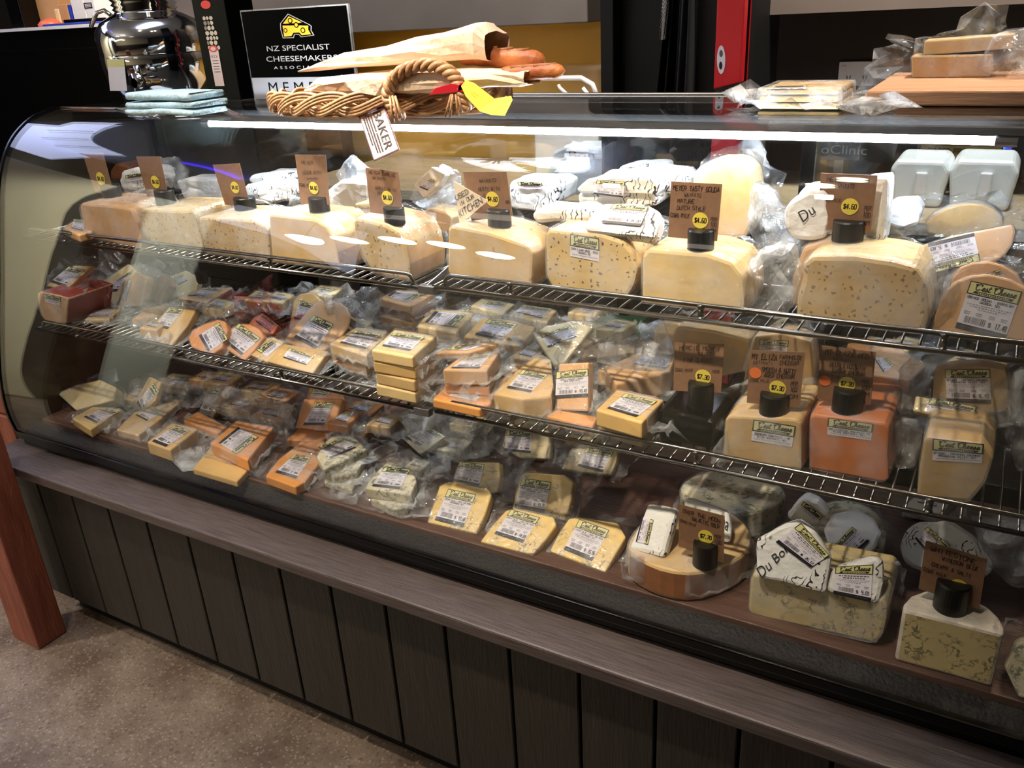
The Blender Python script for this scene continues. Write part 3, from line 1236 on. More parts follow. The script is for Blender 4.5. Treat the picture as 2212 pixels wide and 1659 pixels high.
# light tube under the front of the top glass
MT['ledm'] = mp('light_tube_glow', (232, 243, 255), .3, emit=110)
mb = MB()
mb.tube([(-1.60, 1.413, 1.2915), (-.026, 1.413, 1.2915)], .0062, 12)
mb.obj('light_tube', 'ledm', cab, smooth=True)
mb = MB()
mb.tube([(-.026, 1.413, 1.2915), (.002, 1.413, 1.2915)], .0085, 12)
mb.tube([(-1.622, 1.413, 1.2915), (-1.60, 1.413, 1.2915)], .0085, 12)
mb.box((-1.65, 1.404, 1.3002), (.03, 1.422, 1.3102))
mb.obj('light_fitting', 'steel', cab)


# ------------------------------------------------------------------ wire racks
def rack(label, x0, x1, Y0, z, ytop, left_return, right_return):
    root = empty('wire_rack', ((x0 + x1) / 2, Y0, z), label, 'wire shelf')
    Y1 = 1.66
    mb = MB()
    mb.tube([(x0, Y0, z), (x1, Y0, z)], .0040, 10)
    mb.obj('front_rail', 'wire', root, smooth=True)
    mb = MB()
    xa = x0 + .025
    xb = x1 - .025
    h = ytop
    pts = [(xa, Y0 + .004, z + .004)]
    pts += [(xa, Y0 + .004, z + h - .012), (xa + .004, Y0 + .004, z + h - .004), (xa + .012, Y0 + .004, z + h), (xb - .012, Y0 + .004, z + h), (xb - .004, Y0 + .004, z + h - .004), (xb, Y0 + .004, z + h - .012), (xb, Y0 + .004, z + .004)]
    mb.tube(pts, .0038, 10)
    mb.obj('guard_rail', 'wire', root, smooth=True)
    for x in [x0 + .16 + .335 * k for k in range(int((x1 - x0) / .335) + 1)]:
        if x > x1 - .05:
            break
        mb = MB()
        mb.tube([(x, Y0 + .003, z), (x, Y0 + .003, z + h)], [.005, .0045], 8)
        mb.tube([(x, Y0 + .003, z - .0005), (x, Y0 + .003, z + .006)], [.0075, .005], 8)
        mb.tube([(x, Y0 + .003, z + h - .006), (x, Y0 + .003, z + h + .001)], [.005, .007], 8)
        mb.obj('rail_post', 'wire', root, smooth=True)
    mb = MB()
    x = x0 + .012
    while x < x1:
        mb.tube([(x, Y0, z + .002), (x, Y1, z + .002)], .0019, 6)
        x += .0232
    for yy in (1.42, Y1):
        mb.tube([(x0, yy, z - .002), (x1, yy, z - .002)], .003, 6)
    for xx in (x0, x1):
        mb.tube([(xx, Y0, z), (xx, Y1, z)], .0035, 6)
    mb.obj('wire_grid', 'wire', root, smooth=True)
    return root


ZR1, ZR2 = .822, 1.045
rack('upper wire rack left of the centre bracket, holding wheels under price cards', -2.10, -.893, 1.205, 1.040, .024, 1, 1)
rack('upper wire rack right of the centre bracket, holding large cheese blocks', -.872, .72, 1.205, 1.046, .024, 1, 1)
rack('lower wire rack left of the centre bracket, heaped with vacuum packs', -2.07, -.893, 1.155, .820, .024, 1, 1)
rack('lower wire rack right of the centre bracket, with packs and three price cards', -.855, .72, 1.155, .822, .024, 1, 1)
for z, Y0, nm in ((1.043, 1.205, 'upper'), (.821, 1.155, 'lower')):
    mb = MB()
    mb.prism([(-.884, Y0 - .006, z - .012), (-.884, Y0 - .006, z + .004), (-.884, Y0 + .10, z + .026), (-.884, 1.69, z + .026), (-.884, 1.69, z - .05), (-.884, Y0 + .10, z - .03)], (1, 0, 0), .003)
    mb.box((-.900, Y0 - .008, z - .010), (-.866, Y0 + .006, z + .005))
    o = mb.obj('shelf_bracket', 'steel', loc=(-.884, 1.4, z - .05), bevel=.001)
    tag(o, 'grey metal bracket between the two %s wire racks' % nm, 'bracket', 'centre shelf brackets')

# ================================================================== TIMBER POST, FRONT LEFT
mb = MB()
mb.box((-2.16, .903, 0), (-2.045, .985, 1.25))
root = mb.obj('timber_post', 'post1', loc=(-2.1, .94, 0), bevel=.004)
tag(root, 'red-brown painted timber post standing before the plank base', 'post')
mb = MB()
for k in range(6):
    mb.box((-2.75, 1.12, .111 * k), (-2.26, 1.14, .111 * k + .105))
    mb.box((-2.28, 1.141, .111 * k), (-2.26, 1.5, .111 * k + .105))
    mb.box((-2.75, 1.141, .111 * k), (-2.73, 1.5, .111 * k + .105))
mb.box((-2.729, 1.141, 0), (-2.281, 1.48, .62))
tag(mb.obj('timber_crate', 'post1', loc=(-2.43, 1.33, 0), bevel=.005), 'red-brown wooden crate beyond the far end of the ledge', 'crate')
MT['flake'] = mp('pale_bare_wood', (206, 190, 170), .7)
mb = MB()
rr = random.Random(3)
for (cx, cz, s) in ((-2.058, .385, .012), (-2.062, .355, .009), (-2.052, .37, .008)):
    pts = [(cx + s * rr.uniform(.5, 1.2) * math.cos(a), .9022, cz + s * 1.4 * rr.uniform(.5, 1.2) * math.sin(a)) for a in [k * math.pi / 5 for k in range(10)]]
    mb.prism(pts, (0, -1, 0), .0005)
link('chipped_paint', mb.mesh('c'), 'flake', root)

# ================================================================== BEHIND THE CABINET
# low black partition with things standing on it
PY = 2.35
zt = py(PY).hit((120, 56)).z
mb = MB()
mb.box((-4.5, PY, 0), (py(PY).hit((524, 120)).x, PY + .5, zt - .012))
mb.box((-4.5, PY - .006, 0), (py(PY).hit((524, 120)).x, PY, zt - .085))
part = mb.obj('counter_unit', 'black', loc=(-3.4, PY + .2, 0), bevel=.003)
tag(part, 'black back counter unit behind the chrome jar', 'counter')
MT['whitesurf'] = mp('white_counter', (226, 230, 238), .3)
mb = MB()
mb.box((-4.5, PY - .012, zt - .012), (py(PY).hit((240, 50)).x, PY + .5, zt))
mb.obj('worktop', 'whitesurf', part)


def stand(name, label, cat, x0, y0, x1, Y, depth, m_, group=None, ztop=None, bev=.003):
    """an upright box standing on the partition, given by its photo columns and top row"""
    a, b, d, t = hits(x0, y0, x1, 52, Y)
    mb = MB()
    mb.box((a, Y, zt + .0005), (b, Y + depth, t))
    o = mb.obj(name, m_, loc=((a + b) / 2, Y + depth / 2, zt), bevel=bev)
    tag(o, label, cat, group)
    return o


MT['cardboard'] = mp('cardboard', (196, 150, 104), .7, var=.06, scale=8)
MT['whitebox'] = mp('white_carton', (232, 232, 236), .45)
MT['blueplastic'] = mp('blue_plastic', (44, 66, 176), .3)
MT['coral'] = mp('coral_plastic', (226, 112, 84), .4)
MT['redlabel'] = mp('red_label', (222, 52, 54), .35)
MT['jarglass'] = mp('dark_spice', (92, 60, 44), .15)
stand('bin_bag', 'black bag slumped at the end of the white counter', 'bag', 12, -40, 40, PY + .10, .15, 'black')
stand('cardboard_box', 'large tan cardboard box on the white back counter', 'box', 38, -80, 120, PY + .18, .25, 'cardboard')
stand('cardboard_box', 'small brown cardboard box beside the blue folder', 'box', 126, 9, 148, PY + .14, .12, 'cardboard')
stand('folded_card', 'thin cream card leaning before the small brown box', 'card', 120, 19, 129, PY + .10, .006, 'pale')
stand('folder', 'blue folder between the small brown box and white carton', 'folder', 149, 10, 156, PY + .10, .20, 'blueplastic')
stand('carton', 'plain white carton beside the blue folder', 'carton', 152, -40, 180, PY + .08, .12, 'whitebox')
o = stand('carton', 'white carton with black lettering beside the red spice jar', 'carton', 181, -40, 203, PY + .08, .09, 'whitebox')
a, b, d, t = hits(181, -10, 203, 45, PY + .08)
p = Print(.5)
p.rect(.1, .5, .9, .72, 2, 1)
for i in range(3):
    p.rect(.2, .54 + .055 * i, .8, .565 + .055 * i, 0, 2)
p.place([(a, PY + .0795, t), (b, PY + .0795, t), (b, PY + .0795, d), (a, PY + .0795, d)], (0, -1, 0), 'carton_print', LM, o)
a, b, d, t = hits(203, -6, 240, 34, PY + .16)
cx, r_ = (a + b) / 2, (b - a) / 2
jar = empty('spice_jar', (cx, PY + .2, zt), 'spice jar with a red label on the back counter', 'jar')
mb = MB()
mb.lathe([(r_, 0), (r_, .1), (r_ * .85, .12), (r_ * .85, .135)], (cx, PY + .2, zt + .001), 24)
mb.obj('jar_body', 'jarglass', jar, smooth=True)
mb = MB()
mb.lathe([(r_ * 1.01, .012), (r_ * 1.01, .078)], (cx, PY + .2, zt + .001), 24)
mb.obj('jar_label', 'redlabel', jar, smooth=True)
a, b, d, t = hits(70, 36, 116, 50, PY + .05)
mb = MB()
mb.lathe([(.048, 0), (.05, .008), (.036, .022), (.03, .024), (.012, .03)], ((a + b) / 2, PY + .08, zt + .001), 20)
tag(mb.obj('plastic_dish', 'coral', loc=((a + b) / 2, PY + .08, zt), smooth=True), 'coral plastic lid lying on the white back counter', 'lid')
a, b, d, t = hits(136, 40, 194, 50, PY + .02)
mb = MB()
mb.box((a, PY + .02, zt + .008), (b, PY + .10, zt + .021))
tag(mb.obj('phone', 'black', loc=((a + b) / 2, PY + .05, zt), bevel=.004), 'black handset lying at the front of the back counter', 'phone')
a, b, d, t = hits(95, 45, 205, 55, PY + .0)
mb = MB()
mb.box((a, PY - .01, zt), (b, PY + .12, zt + .008))
tag(mb.obj('tray', 'blueplastic', loc=((a + b) / 2, PY + .05, zt), bevel=.003), 'flat blue tray under the black handset', 'tray')

# yellow splashback and grey hood on the back wall
xa = py(2.98).hit((470, 150)).x
xb = py(2.98).hit((1330, 150)).x
mb = MB()
mb.box((xa, 2.985, .4), (xb, 3.0, py(2.98).hit((1000, 62)).z + .05))
struct(mb.obj('wall_splashback', 'yellowm'))
mb = MB()
zh = py(2.75).hit((1000, 61)).z
mb.box((xa - .6, 2.75, zh), (xb, 2.99, zh + .32))
o = mb.obj('range_hood', 'greyhood', loc=((xa + xb) / 2, 2.87, zh), bevel=.004)
tag(o, 'long grey metal hood over the mustard wall panel', 'hood')
mb = MB()
mb.box((xa - .6, 2.7, zh + .325), (py(2.7).hit((900, 0)).x, 2.99, zh + .345))
tag(mb.obj('wall_shelf', 'black', loc=(xa, 2.85, zh + .32), bevel=.002), 'black shelf above the grey hood', 'shelf')
# work bench
mb = MB()
BZ = .95
mb.box((-2.3, 2.75, BZ - .035), (1.6, 2.98, BZ))
mb.box((-2.3, 2.35, BZ - .035), (py(2.35).hit((1290, 200)).x, 2.752, BZ))
mb.box((py(2.2).hit((1560, 200)).x, 2.35, BZ - .035), (1.6, 2.752, BZ))
o = mb.obj('work_bench', woodmat('bench_top', (196, 178, 150), (176, 156, 126), .4), loc=(-.4, 2.7, 0), bevel=.003)
tag(o, 'pale wooden work bench along the back wall', 'bench')
mb = MB()
mb.box((-2.28, 2.77, .02), (1.58, 2.97, BZ - .036))
mb.box((-2.28, 2.40, .02), (py(2.35).hit((1285, 200)).x, 2.77, BZ - .036))
mb.box((py(2.2).hit((1575, 200)).x, 2.40, .02), (1.58, 2.77, BZ - .036))
mb.obj('bench_cupboard', 'walldark', o)

# white containers, seen through the cabinet
for (x0, x1, lb) in ((1922, 2046, 'frosted white container with a strap handle, nearer the black cupboard'), (2050, 2196, 'frosted white container with a strap handle, nearer the glove box')):
    a, b, d, t = hits(x0, 346, x1, 441, 2.52)
    root = empty('storage_container', ((a + b) / 2, 2.62, BZ), lb, 'container', 'frosted containers on the work bench')
    mb = MB()
    mb.prism([(a + .01, 2.52, BZ + .001), (b - .01, 2.52, BZ + .001), (b + .004, 2.52, BZ + .10), (b - .012, 2.52, t), (a + .012, 2.52, t), (a - .004, 2.52, BZ + .10)], (0, -1, 0), .19)
    mb.obj('tub_body', 'tub', root, bevel=.012, seg=3)
    mb = MB()
    cx = a + (b - a) * .55
    mb.box((cx - .014, 2.508, BZ + .035), (cx + .014, 2.5195, t - .03))
    mb.obj('strap_handle', 'whitebox', root, bevel=.004)
a, b, d, t = hits(1985, 318, 2160, 352, 2.78)
MT['glovebox'] = mp('yellow_box', (222, 190, 96), .5)
root = empty('glove_box', ((a + b) / 2, 2.85, BZ), 'yellow carton of disposable gloves behind the frosted containers', 'box')
mb = MB()
mb.box((a, 2.80, BZ), (b, 2.93, t))
mb.obj('carton', 'glovebox', root, bevel=.003)
q = [(a, 2.80, t), (b, 2.80, t), (b, 2.80, t - .10), (a, 2.80, t - .10)]
p = Print(3)
p.line('POWDER FREE', .10, .80, .62, .92, 2, .2)
p.text('Vinyl Gloves', .08, .45, .75, .76, 2)
p.place(q, (0, -1, 0), 'box_lettering', LM, root)
mb = MB()
a, b, d, t = hits(2168, 300, 2192, 322, 1.45)
mb.box((a, 1.44, d), (b, 1.46, t))
tag(mb.obj('clip', 'blueplastic', loc=(a, 1.45, d), bevel=.003), 'small blue clip at the end of the light tube', 'clip')
a, b, d, t = hits(1772, 302, 1856, 346, 2.2)
root = empty('notice_board', ((a + b) / 2, 2.2, d), 'dark grey notice with pale lettering seen through the cabinet glass', 'sign')
mb = MB()
mb.box((a, 2.2, d), (b, 2.212, t))
mb.obj('panel', mp('grey_notice', (84, 84, 84), .5), root, bevel=.001)
p = Print(2)
p.text('oClinic', .03, .3, 1.2, .75, 0)
p.place([(a, 2.2, t), (b, 2.2, t), (b, 2.2, d), (a, 2.2, d)], (0, -1, 0), 'lettering', [mp('notice_letters', (170, 168, 160), .5)], root)
mb = MB()
mb.box(((a + b) / 2 - .01, 2.202, BZ), ((a + b) / 2 + .01, 2.21, d))
mb.obj('stand', 'steel', root)
mb = MB()
mb.box(((a + b) / 2 - .10, 2.16, BZ - .06), ((a + b) / 2 + .10, 2.36, BZ))
mb.obj('stand_foot', 'black', root)

# clear food cover with a white frame, on the bench
a, b, d, t = hits(1150, 148, 1292, 205, 2.7)
root = empty('food_cover', ((a + b) / 2, 2.8, BZ), 'clear food cover with a white frame before the mustard panel', 'food cover')
mb = MB()
mb.box((a, 2.7, BZ), (b, 2.72, d - .01))
mb.box((a, 2.7, BZ), (b, 2.95, BZ + .03))
mb.obj('cabinet_body', 'whitebox', root, bevel=.003)
mb = MB()
mb.tube([(a, 2.7, t - .03), (b - .06, 2.7, t - .03), (b - .02, 2.7, t - .05), (b, 2.7, d - .01)], .008, 8)
mb.tube([(a + .1, 2.7, t - .05), (b - .14, 2.7, t - .06), (b - .10, 2.7, d - .01)], .006, 8)
mb.tube([(b - .05, 2.69, t - .06), (b - .02, 2.69, d - .01)], .006, 8)
mb.obj('cover_frame', 'whitebox', root, smooth=True)
mb = MB()
mb.box((a, 2.705, BZ + .03), (b, 2.93, t))
mb.obj('cover_shell', sheetmat('cover_plastic', (.9, .9, .93), 1.4, .05, .05, 0, 5), root, bevel=.01)

# black cupboard with hanging aprons, red panel
CY = 2.12
a, b, d, t = hits(1297, 0, 1548, 203, CY)
mb = MB()
mb.box((a, CY, .02), (a + .035, CY + .6, 2.3), 1)
mb.box((a + .035, CY + .05, .02), (b, CY + .6, 2.3), 0)
mb.box((b - .05, CY, .02), (b, CY + .05, 2.3), 1)
o = mb.obj('cupboard', ['blackmatt', mp('charcoal_edge', (24, 23, 23), .6, spec=.2)], loc=((a + b) / 2, CY + .3, 0), bevel=.002)
tag(o, 'tall black cupboard behind the cabinet with aprons hung inside', 'cupboard')
MT['apron'] = mp('charcoal_cloth', (36, 37, 42), .9, var=.1, scale=60)


def cloth(name, label, cat, xs_top, xs_bot, ytop, ybot, Y, m_, folds=3, seed=0, group=None):
    p = py(Y)
    mb = MB()
    nu, nv = 22, 14
    vs = []
    for j in range(nv + 1):
        v = j / nv
        for i in range(nu + 1):
            u = i / nu
            X0 = xs_top[0] * (1 - v) + xs_bot[0] * v
            X1 = xs_top[1] * (1 - v) + xs_bot[1] * v
            w = p.hit((X0 + (X1 - X0) * u, ytop + (ybot - ytop) * v))
            w.y += -.012 + .014 * math.sin(u * math.pi * folds * 2 + seed + v) * (.4 + v)
            vs.append(w)
    vs2 = [w + V((0, .004, 0)) for w in vs]
    fs = []
    K = nu + 1
    for j in range(nv):
        for i in range(nu):
            q = (j * K + i, (j + 1) * K + i, (j + 1) * K + i + 1, j * K + i + 1)
            fs.append(q)
            fs.append(tuple(len(vs) + z for z in q[::-1]))
    mb.add(vs + vs2, fs)
    o = mb.obj(name, m_, loc=(vs[0].x, Y, min(w.z for w in vs)), smooth=True)
    return tag(o, label, cat, group)


cloth('apron', 'charcoal apron hanging in the black cupboard, beside the red panel', 'apron', (1478, 1502), (1458, 1496), -60, 260, CY - .02, 'apron', 2, 1, 'aprons in the cupboard')
cloth('apron', 'dark apron hanging in the black cupboard, behind the checked cloth', 'apron', (1448, 1474), (1418, 1456), -60, 262, CY + .02, 'blackmatt', 2, 3, 'aprons in the cupboard')
MT['check'] = mp('grey_checked_cloth', (176, 176, 174), .9)
nt = MT['check'].node_tree
ck = nt.nodes.new('ShaderNodeTexChecker')
ck.inputs['Scale'].default_value = 260
ck.inputs['Color1'].default_value = lin((190, 190, 188))
ck.inputs['Color2'].default_value = lin((70, 70, 72))
tcn = nt.nodes.new('ShaderNodeTexCoord')
nt.links.new(tcn.outputs['Object'], ck.inputs[0])
nt.links.new(ck.outputs[0], nt.nodes['Principled BSDF'].inputs['Base Color'])
cloth('tea_towel', 'grey checked tea towel hanging in the black cupboard', 'tea towel', (1437, 1452), (1433, 1437), -60, 85, CY - .005, 'check', 1, 2)

a, b, d, t = hits(1545, 0, 1604, 192, 2.02)
MT['redpanel'] = mp('red_panel', (208, 34, 44), .35, var=.05, scale=3)
root = empty('red_sign_panel', ((a + b) / 2, 2.05, 0), 'tall red panel with a white sticker beside the black cupboard', 'panel')
mb = MB()
mb.prism([(a, 2.02, py(2.02).hit((1545, 193)).z), (b, 2.02, py(2.02).hit((1604, 178)).z), (b, 2.02, 2.0), (a, 2.02, 2.0)], (0, -1, 0), .03)
mb.obj('panel_board', 'redpanel', root, bevel=.002)
mb = MB()
mb.prism([(a, 2.02, .1), (b, 2.02, .1), (b, 2.02, py(2.02).hit((1604, 196)).z), (a, 2.02, py(2.02).hit((1545, 205)).z)], (0, -1, 0), .03)
mb.box((b - .012, 2.06, 0), (b + .004, 2.10, 2.0), 1)
mb.obj('panel_base', ['redpanel', 'blackmatt'], root, bevel=.002)
p = Print(.35)
c0 = py(2.02)
q = [c0.hit((1549, 98)), c0.hit((1567, 98)), c0.hit((1567, 160)), c0.hit((1549, 160))]
p.ellipse(.5, .5, .5, .5, 0, 1)
p.ellipse(.5, .72, .22, .12, 3, 2)
p.ellipse(.45, .3, .2, .14, 2, 2)
p.place(q, (0, -1, 0), 'sticker', LM, root)

# power outlet
a, b, d, t = hits(1811, 133, 1894, 185, 2.99)
d = t - .072
root = empty('power_outlet', ((a + b) / 2, 2.995, d), 'white double power outlet on the dark back wall', 'power outlet')
mb = MB()
mb.box((a, 2.99, d), (b, 3.0, t))
mb.obj('face_plate', 'whitebox', root, bevel=.002)
for cx in (.28, .70):
    p = Print(1.6)
    p.stroke([(cx - .05, .42), (cx - .03, .30)], .04, 0)
    p.stroke([(cx + .05, .42), (cx + .03, .30)], .04, 0)
    p.stroke([(cx, .22), (cx, .10)], .04, 0)
    p.place([(a, 2.99, t), (b, 2.99, t), (b, 2.99, d), (a, 2.99, d)], (0, -1, 0), 'socket_slots', ['textdark'], root)
for cx in (.13, .83):
    mb = MB()
    xx = a + (b - a) * cx
    mb.box((xx - .008, 2.987, t - .028), (xx + .008, 2.9902, t - .012))
    mb.obj('switch', 'lwhite', root, bevel=.001)
# grey beam, upper right
za = py(2.6).hit((1900, 22)).z
mb = MB()
mb.box((py(2.6).hit((1606, 30)).x, 2.6, za), (1.6, 3.0, za + .3))
struct(mb.obj('trim_1', mp('grey_beam', (112, 100, 92), .5, var=.08, scale=5)))

# ================================================================== ON TOP OF THE CABINET
ZT = 1.3225
TP = pz(ZT)
# chrome oil container
c = TP.hit((352, 206))
jar = empty('oil_dispenser', c, 'round chrome oil container with a tap on the cabinet top', 'oil container')
mb = MB()
mb.lathe([(r_, h_ * .90) for r_, h_ in [(.100, .0), (.106, .006), (.112, .012), (.133, .045), (.141, .09), (.1415, .12), (.1400, .123), (.1415, .126), (.142, .165), (.138, .190), (.122, .214), (.095, .230), (.082, .235), (.078, .242), (.084, .247), (.078, .254), (.085, .260), (.079, .267), (.086, .274), (.082, .282), (.088, .290), (.104, .300), (.104, .308), (.07, .318), (0, .321)]], c, 56)
mb.obj('container_body', 'chrome', jar, smooth=True)
mb = MB()
tp = py(c.y - .155).hit((322, 176))
mb.tube([(tp.x, c.y - .13, tp.z), (tp.x, c.y - .20, tp.z)], [.012, .012], 16)
mb.tube([(tp.x, c.y - .168, tp.z + .002), (tp.x, c.y - .20, tp.z + .002)], [.021, .021], 20)
mb.tube([(tp.x, c.y - .182, tp.z), (tp.x, c.y - .182, tp.z + .04)], [.008, .009], 12)
mb.obj('tap', 'chrome', jar, smooth=True)
for sx in (-1,):
    mb = MB()
    hx = c.x - .13
    mb.tube([(hx + .04, c.y - .02, c.z + .195), (hx + .0, c.y - .03, c.z + .225), (hx - .02, c.y - .04, c.z + .220), (hx - .045, c.y - .05, c.z + .185)], .006, 8)
    mb.obj('carry_handle', 'chrome', jar, smooth=True)
pl = py(c.y - .143)
mb = MB()


def on_jar(x, y, rad=.1435):
    """point of the jar surface seen at a pixel"""
    r_ = ray(x, y)
    ox = CAM.x - c.x
    oy = CAM.y - c.y
    A = r_.x ** 2 + r_.y ** 2
    B = 2 * (ox * r_.x + oy * r_.y)
    C_ = ox * ox + oy * oy - rad * rad
    t_ = (-B - math.sqrt(max(0, B * B - 4 * A * C_))) / (2 * A)
    return CAM + r_ * t_


G = [[on_jar(231 + (268 - 231) * u / 5 + (y - 130) * .10, y) for u in range(6)] for y in (128, 145, 165, 196)]
vs = [q for row in G for q in row]
mb.add(vs, [(j * 6 + i, (j + 1) * 6 + i, (j + 1) * 6 + i + 1, j * 6 + i + 1) for j in range(3) for i in range(5)], 0)
mb.m = [1] * 5 + [0] * 10
mb.obj('container_label', ['lwhite', 'lyellow'], jar, smooth=True)

# folded cloths
MT['cloth'] = mp('pale_blue_cloth', (176, 204, 216), .9, var=.10, scale=60, bump=.5, bscale=150)
b0 = TP.hit((335, 251))
xl = py(b0.y).hit((262, 230)).x
xr = py(b0.y).hit((410, 230)).x
for i, (h0, h1, dy, s, lb) in enumerate(((.0005, .014, 0, 1.0, 'bottommost of the three'), (.0145, .028, .008, .98, 'middle one of the three'), (.0285, .046, .012, .92, 'topmost of the three'))):
    mb = MB()
    nu = 24
    prof = []
    hh = (h1 - h0) / 2
    L = .10
    K = 14
    vs = []
    fs = []
    for u in range(nu + 1):
        x = xl + (xr - xl) * (.5 + (u / nu - .5) * s)
        wv = noise.noise(V((x * 14, i * 3.1, 0))) * .012
        sag = noise.noise(V((x * 9, i * 2.3, 4))) * .0035
        for kk in range(K):
            a_ = 2 * math.pi * kk / K
            yy = b0.y + dy + L / 2 + (L / 2 - hh) * (1 if math.cos(a_) > 0 else -1) + hh * math.cos(a_) + wv
            zz = ZT + h0 + hh + hh * math.sin(a_) * (.9 + .25 * noise.noise(V((x * 20, kk * .6, i * 5.0))))
            vs.append((x + noise.noise(V((kk * .5, i * 2.0, 7))) * .004, yy, max(zz + sag, ZT + h0 - .001)))
    for u in range(nu):
        for kk in range(K):
            k2 = (kk + 1) % K
            fs.append((u * K + kk, u * K + k2, (u + 1) * K + k2, (u + 1) * K + kk))
    fs.append(tuple(range(K))[::-1])
    fs.append(tuple(nu * K + kk for kk in range(K)))
    mb.add(vs, fs)
    o = mb.obj('cleaning_cloth', 'cloth', loc=((xl + xr) / 2, b0.y + .05, ZT + h0), smooth=True)
    tag(o, 'folded pale blue cloth by the chrome container, %s' % lb, 'cloth', 'folded cloths on the cabinet top')

# black carton with a picture of stones
b0 = TP.hit((487, 216))
pl = py(b0.y)
a = pl.hit((453, 216)).x
b = pl.hit((521, 216)).x
root = empty('gift_carton', ((a + b) / 2, b0.y + .04, ZT), 'tall black carton with a strip of pebbles beside the chrome container', 'carton')
mb = MB()
mb.box((a, b0.y, ZT), (b, b0.y + .09, ZT + .36))
mb.obj('carton_body', mp('black_carton', (1, 1, 1), .3, spec=.1), root, bevel=.0015)
q = [(a, b0.y, ZT + .36), (b, b0.y, ZT + .36), (b, b0.y, ZT), (a, b0.y, ZT)]


def uv(x, y):
    w = pl.hit((x, y))
    return ((w.x - a) / (b - a), (w.z - ZT) / .36)


p = Print((b - a) / .36)
u0, v0 = uv(466, 186)
u1, v1 = uv(463, 108)
p.rect(u0, v0, u0 + .29, v1, 0, 1)
u2, v2 = uv(441, 42)
rr = random.Random(5)
yy = v1
while yy < v2:
    xx = u0 - .02
    hgt = rr.uniform(.022, .034)
    while xx < u0 + .28:
        w_ = rr.uniform(.07, .14)
        n_ = 9
        p.poly([(xx + w_ / 2 + w_ * .46 * math.cos(2 * math.pi * k / n_) * rr.uniform(.85, 1.1), yy + hgt / 2 + hgt * .46 * math.sin(2 * math.pi * k / n_) * rr.uniform(.85, 1.1)) for k in range(n_)], rr.choice((1, 1, 2)), 1)
        xx += w_
    yy += hgt
uc, vc = uv(464, 108)
p.ellipse(u0 + .145, v1 + .008, .13, .022, 3, 3)
p.ellipse(u0 + .145, v1 + .008, .08, .013, 1, 4)
uc, vc = uv(445, 10)
p.ellipse(uc, vc, .15, .026, 3, 2)
p.line('ROCK', u0 + .03, v1 - .05, u0 + .26, v1 - .035, 4, .14)
for k in range(5):
    p.rect(u0 + .05, v1 - .07 - k * .018, u0 + .24, v1 - .066 - k * .018, 4, 2)
p.place(q, (0, -1, 0), 'carton_artwork', [mp('label_pink', (222, 200, 196), .4), mp('pebble_light', (208, 194, 176), .5), mp('pebble_mid', (150, 134, 120), .5), 'redlabel', 'textdark'], root)

# association sign
b0 = TP.hit((545, 224))
pl = py(b0.y)
a = pl.hit((540, 222)).x
b = pl.hit((768, 150)).x
z1 = pl.hit((529, 22)).z
a2 = pl.hit((529, 22)).x
a = (a + a2) / 2
root = empty('counter_sign', ((a + b) / 2, b0.y, ZT), 'black and silver cheesemakers association sign behind the bread basket', 'sign')
mb = MB()
mb.box((a, b0.y, ZT), (b, b0.y + .006, z1))
mb.obj('acrylic_sheet', sheetmat('sign_acrylic', (.93, .95, .95), 1.5, .02, .25, 0, 5), root)
mb = MB()
mb.box((a - .002, b0.y - .03, ZT), (b + .002, b0.y + .05, ZT + .004))
mb.obj('sign_foot', 'glass', root)
H = z1 - ZT
vz = lambda y: (pl.hit((545, y)).z - ZT) / H
p = Print((b - a) / H)
sy = vz(168)
p.rect(.012, sy, .988, .985, 0, 1)
p.rect(.012, .05, .988, sy, 1, 1)
p.text('NZ SPECIALIST', .21, .565, .80, .62, 2, 3)
p.text('CHEESEMAKERS', .19, .455, .86, .51, 2, 3)
p.text('A S S O C I A T I O N', .25, .375, .82, .405, 2, 3)
p.text('M E M B E R', .17, .125, .86, .235, 3, 3)


def cheese_icon(p, x0, y0, w, h):
    f = lambda P: [(x0 + w * a_, y0 + h * b_) for a_, b_ in P]
    p.poly(f([(-.06, .35), (-.04, .62), (.28, 1.04), (.98, .50), (1.03, .42), (1.0, .25), (1.08, .02), (.62, -.04), (.55, .08), (.42, .1), (.36, -.06), (-.02, -.05)]), 2, 2)
    p.poly(f([(-.03, .35), (-.01, .62), (.29, 1.0), (.95, .49), (1.0, .42), (.97, .25), (1.04, .04), (.64, -.01), (.56, .11), (.40, .12), (.34, -.03), (0, -.02)]), 0, 3)
    p.poly(f([(.06, .60), (.30, .92), (.72, .62), (.60, .60)]), 4, 4)
    p.poly(f([(.04, .52), (.5, .50), (.92, .46), (.90, .28), (.97, .08), (.66, .05), (.58, .18), (.38, .18), (.30, .04), (.04, .02)]), 4, 4)
    for (cx, cy, r_) in ((.33, .72, .085), (.52, .52, .085), (.12, .30, .07), (.72, .27, .085)):
        p.ellipse(x0 + w * cx, y0 + h * cy, w * r_, h * r_ * 1.5, 0, 5, 14)
        p.ellipse(x0 + w * cx, y0 + h * cy, w * r_ * .62, h * r_ * .95, 4, 6, 14)


cheese_icon(p, .385, .705, .27, .225)
p.place([(a, b0.y, z1), (b, b0.y, z1), (b, b0.y, ZT), (a, b0.y, ZT)], (0, -1, 0), 'sign_print',
        [mp('sign_black', (1, 1, 1), .3, spec=.03), mp('sign_silver', (150, 150, 156), .35, .4), mp('sign_grey_letters', (168, 168, 170), .4), 'black', mp('sign_yellow', (240, 178, 44), .4)], root)

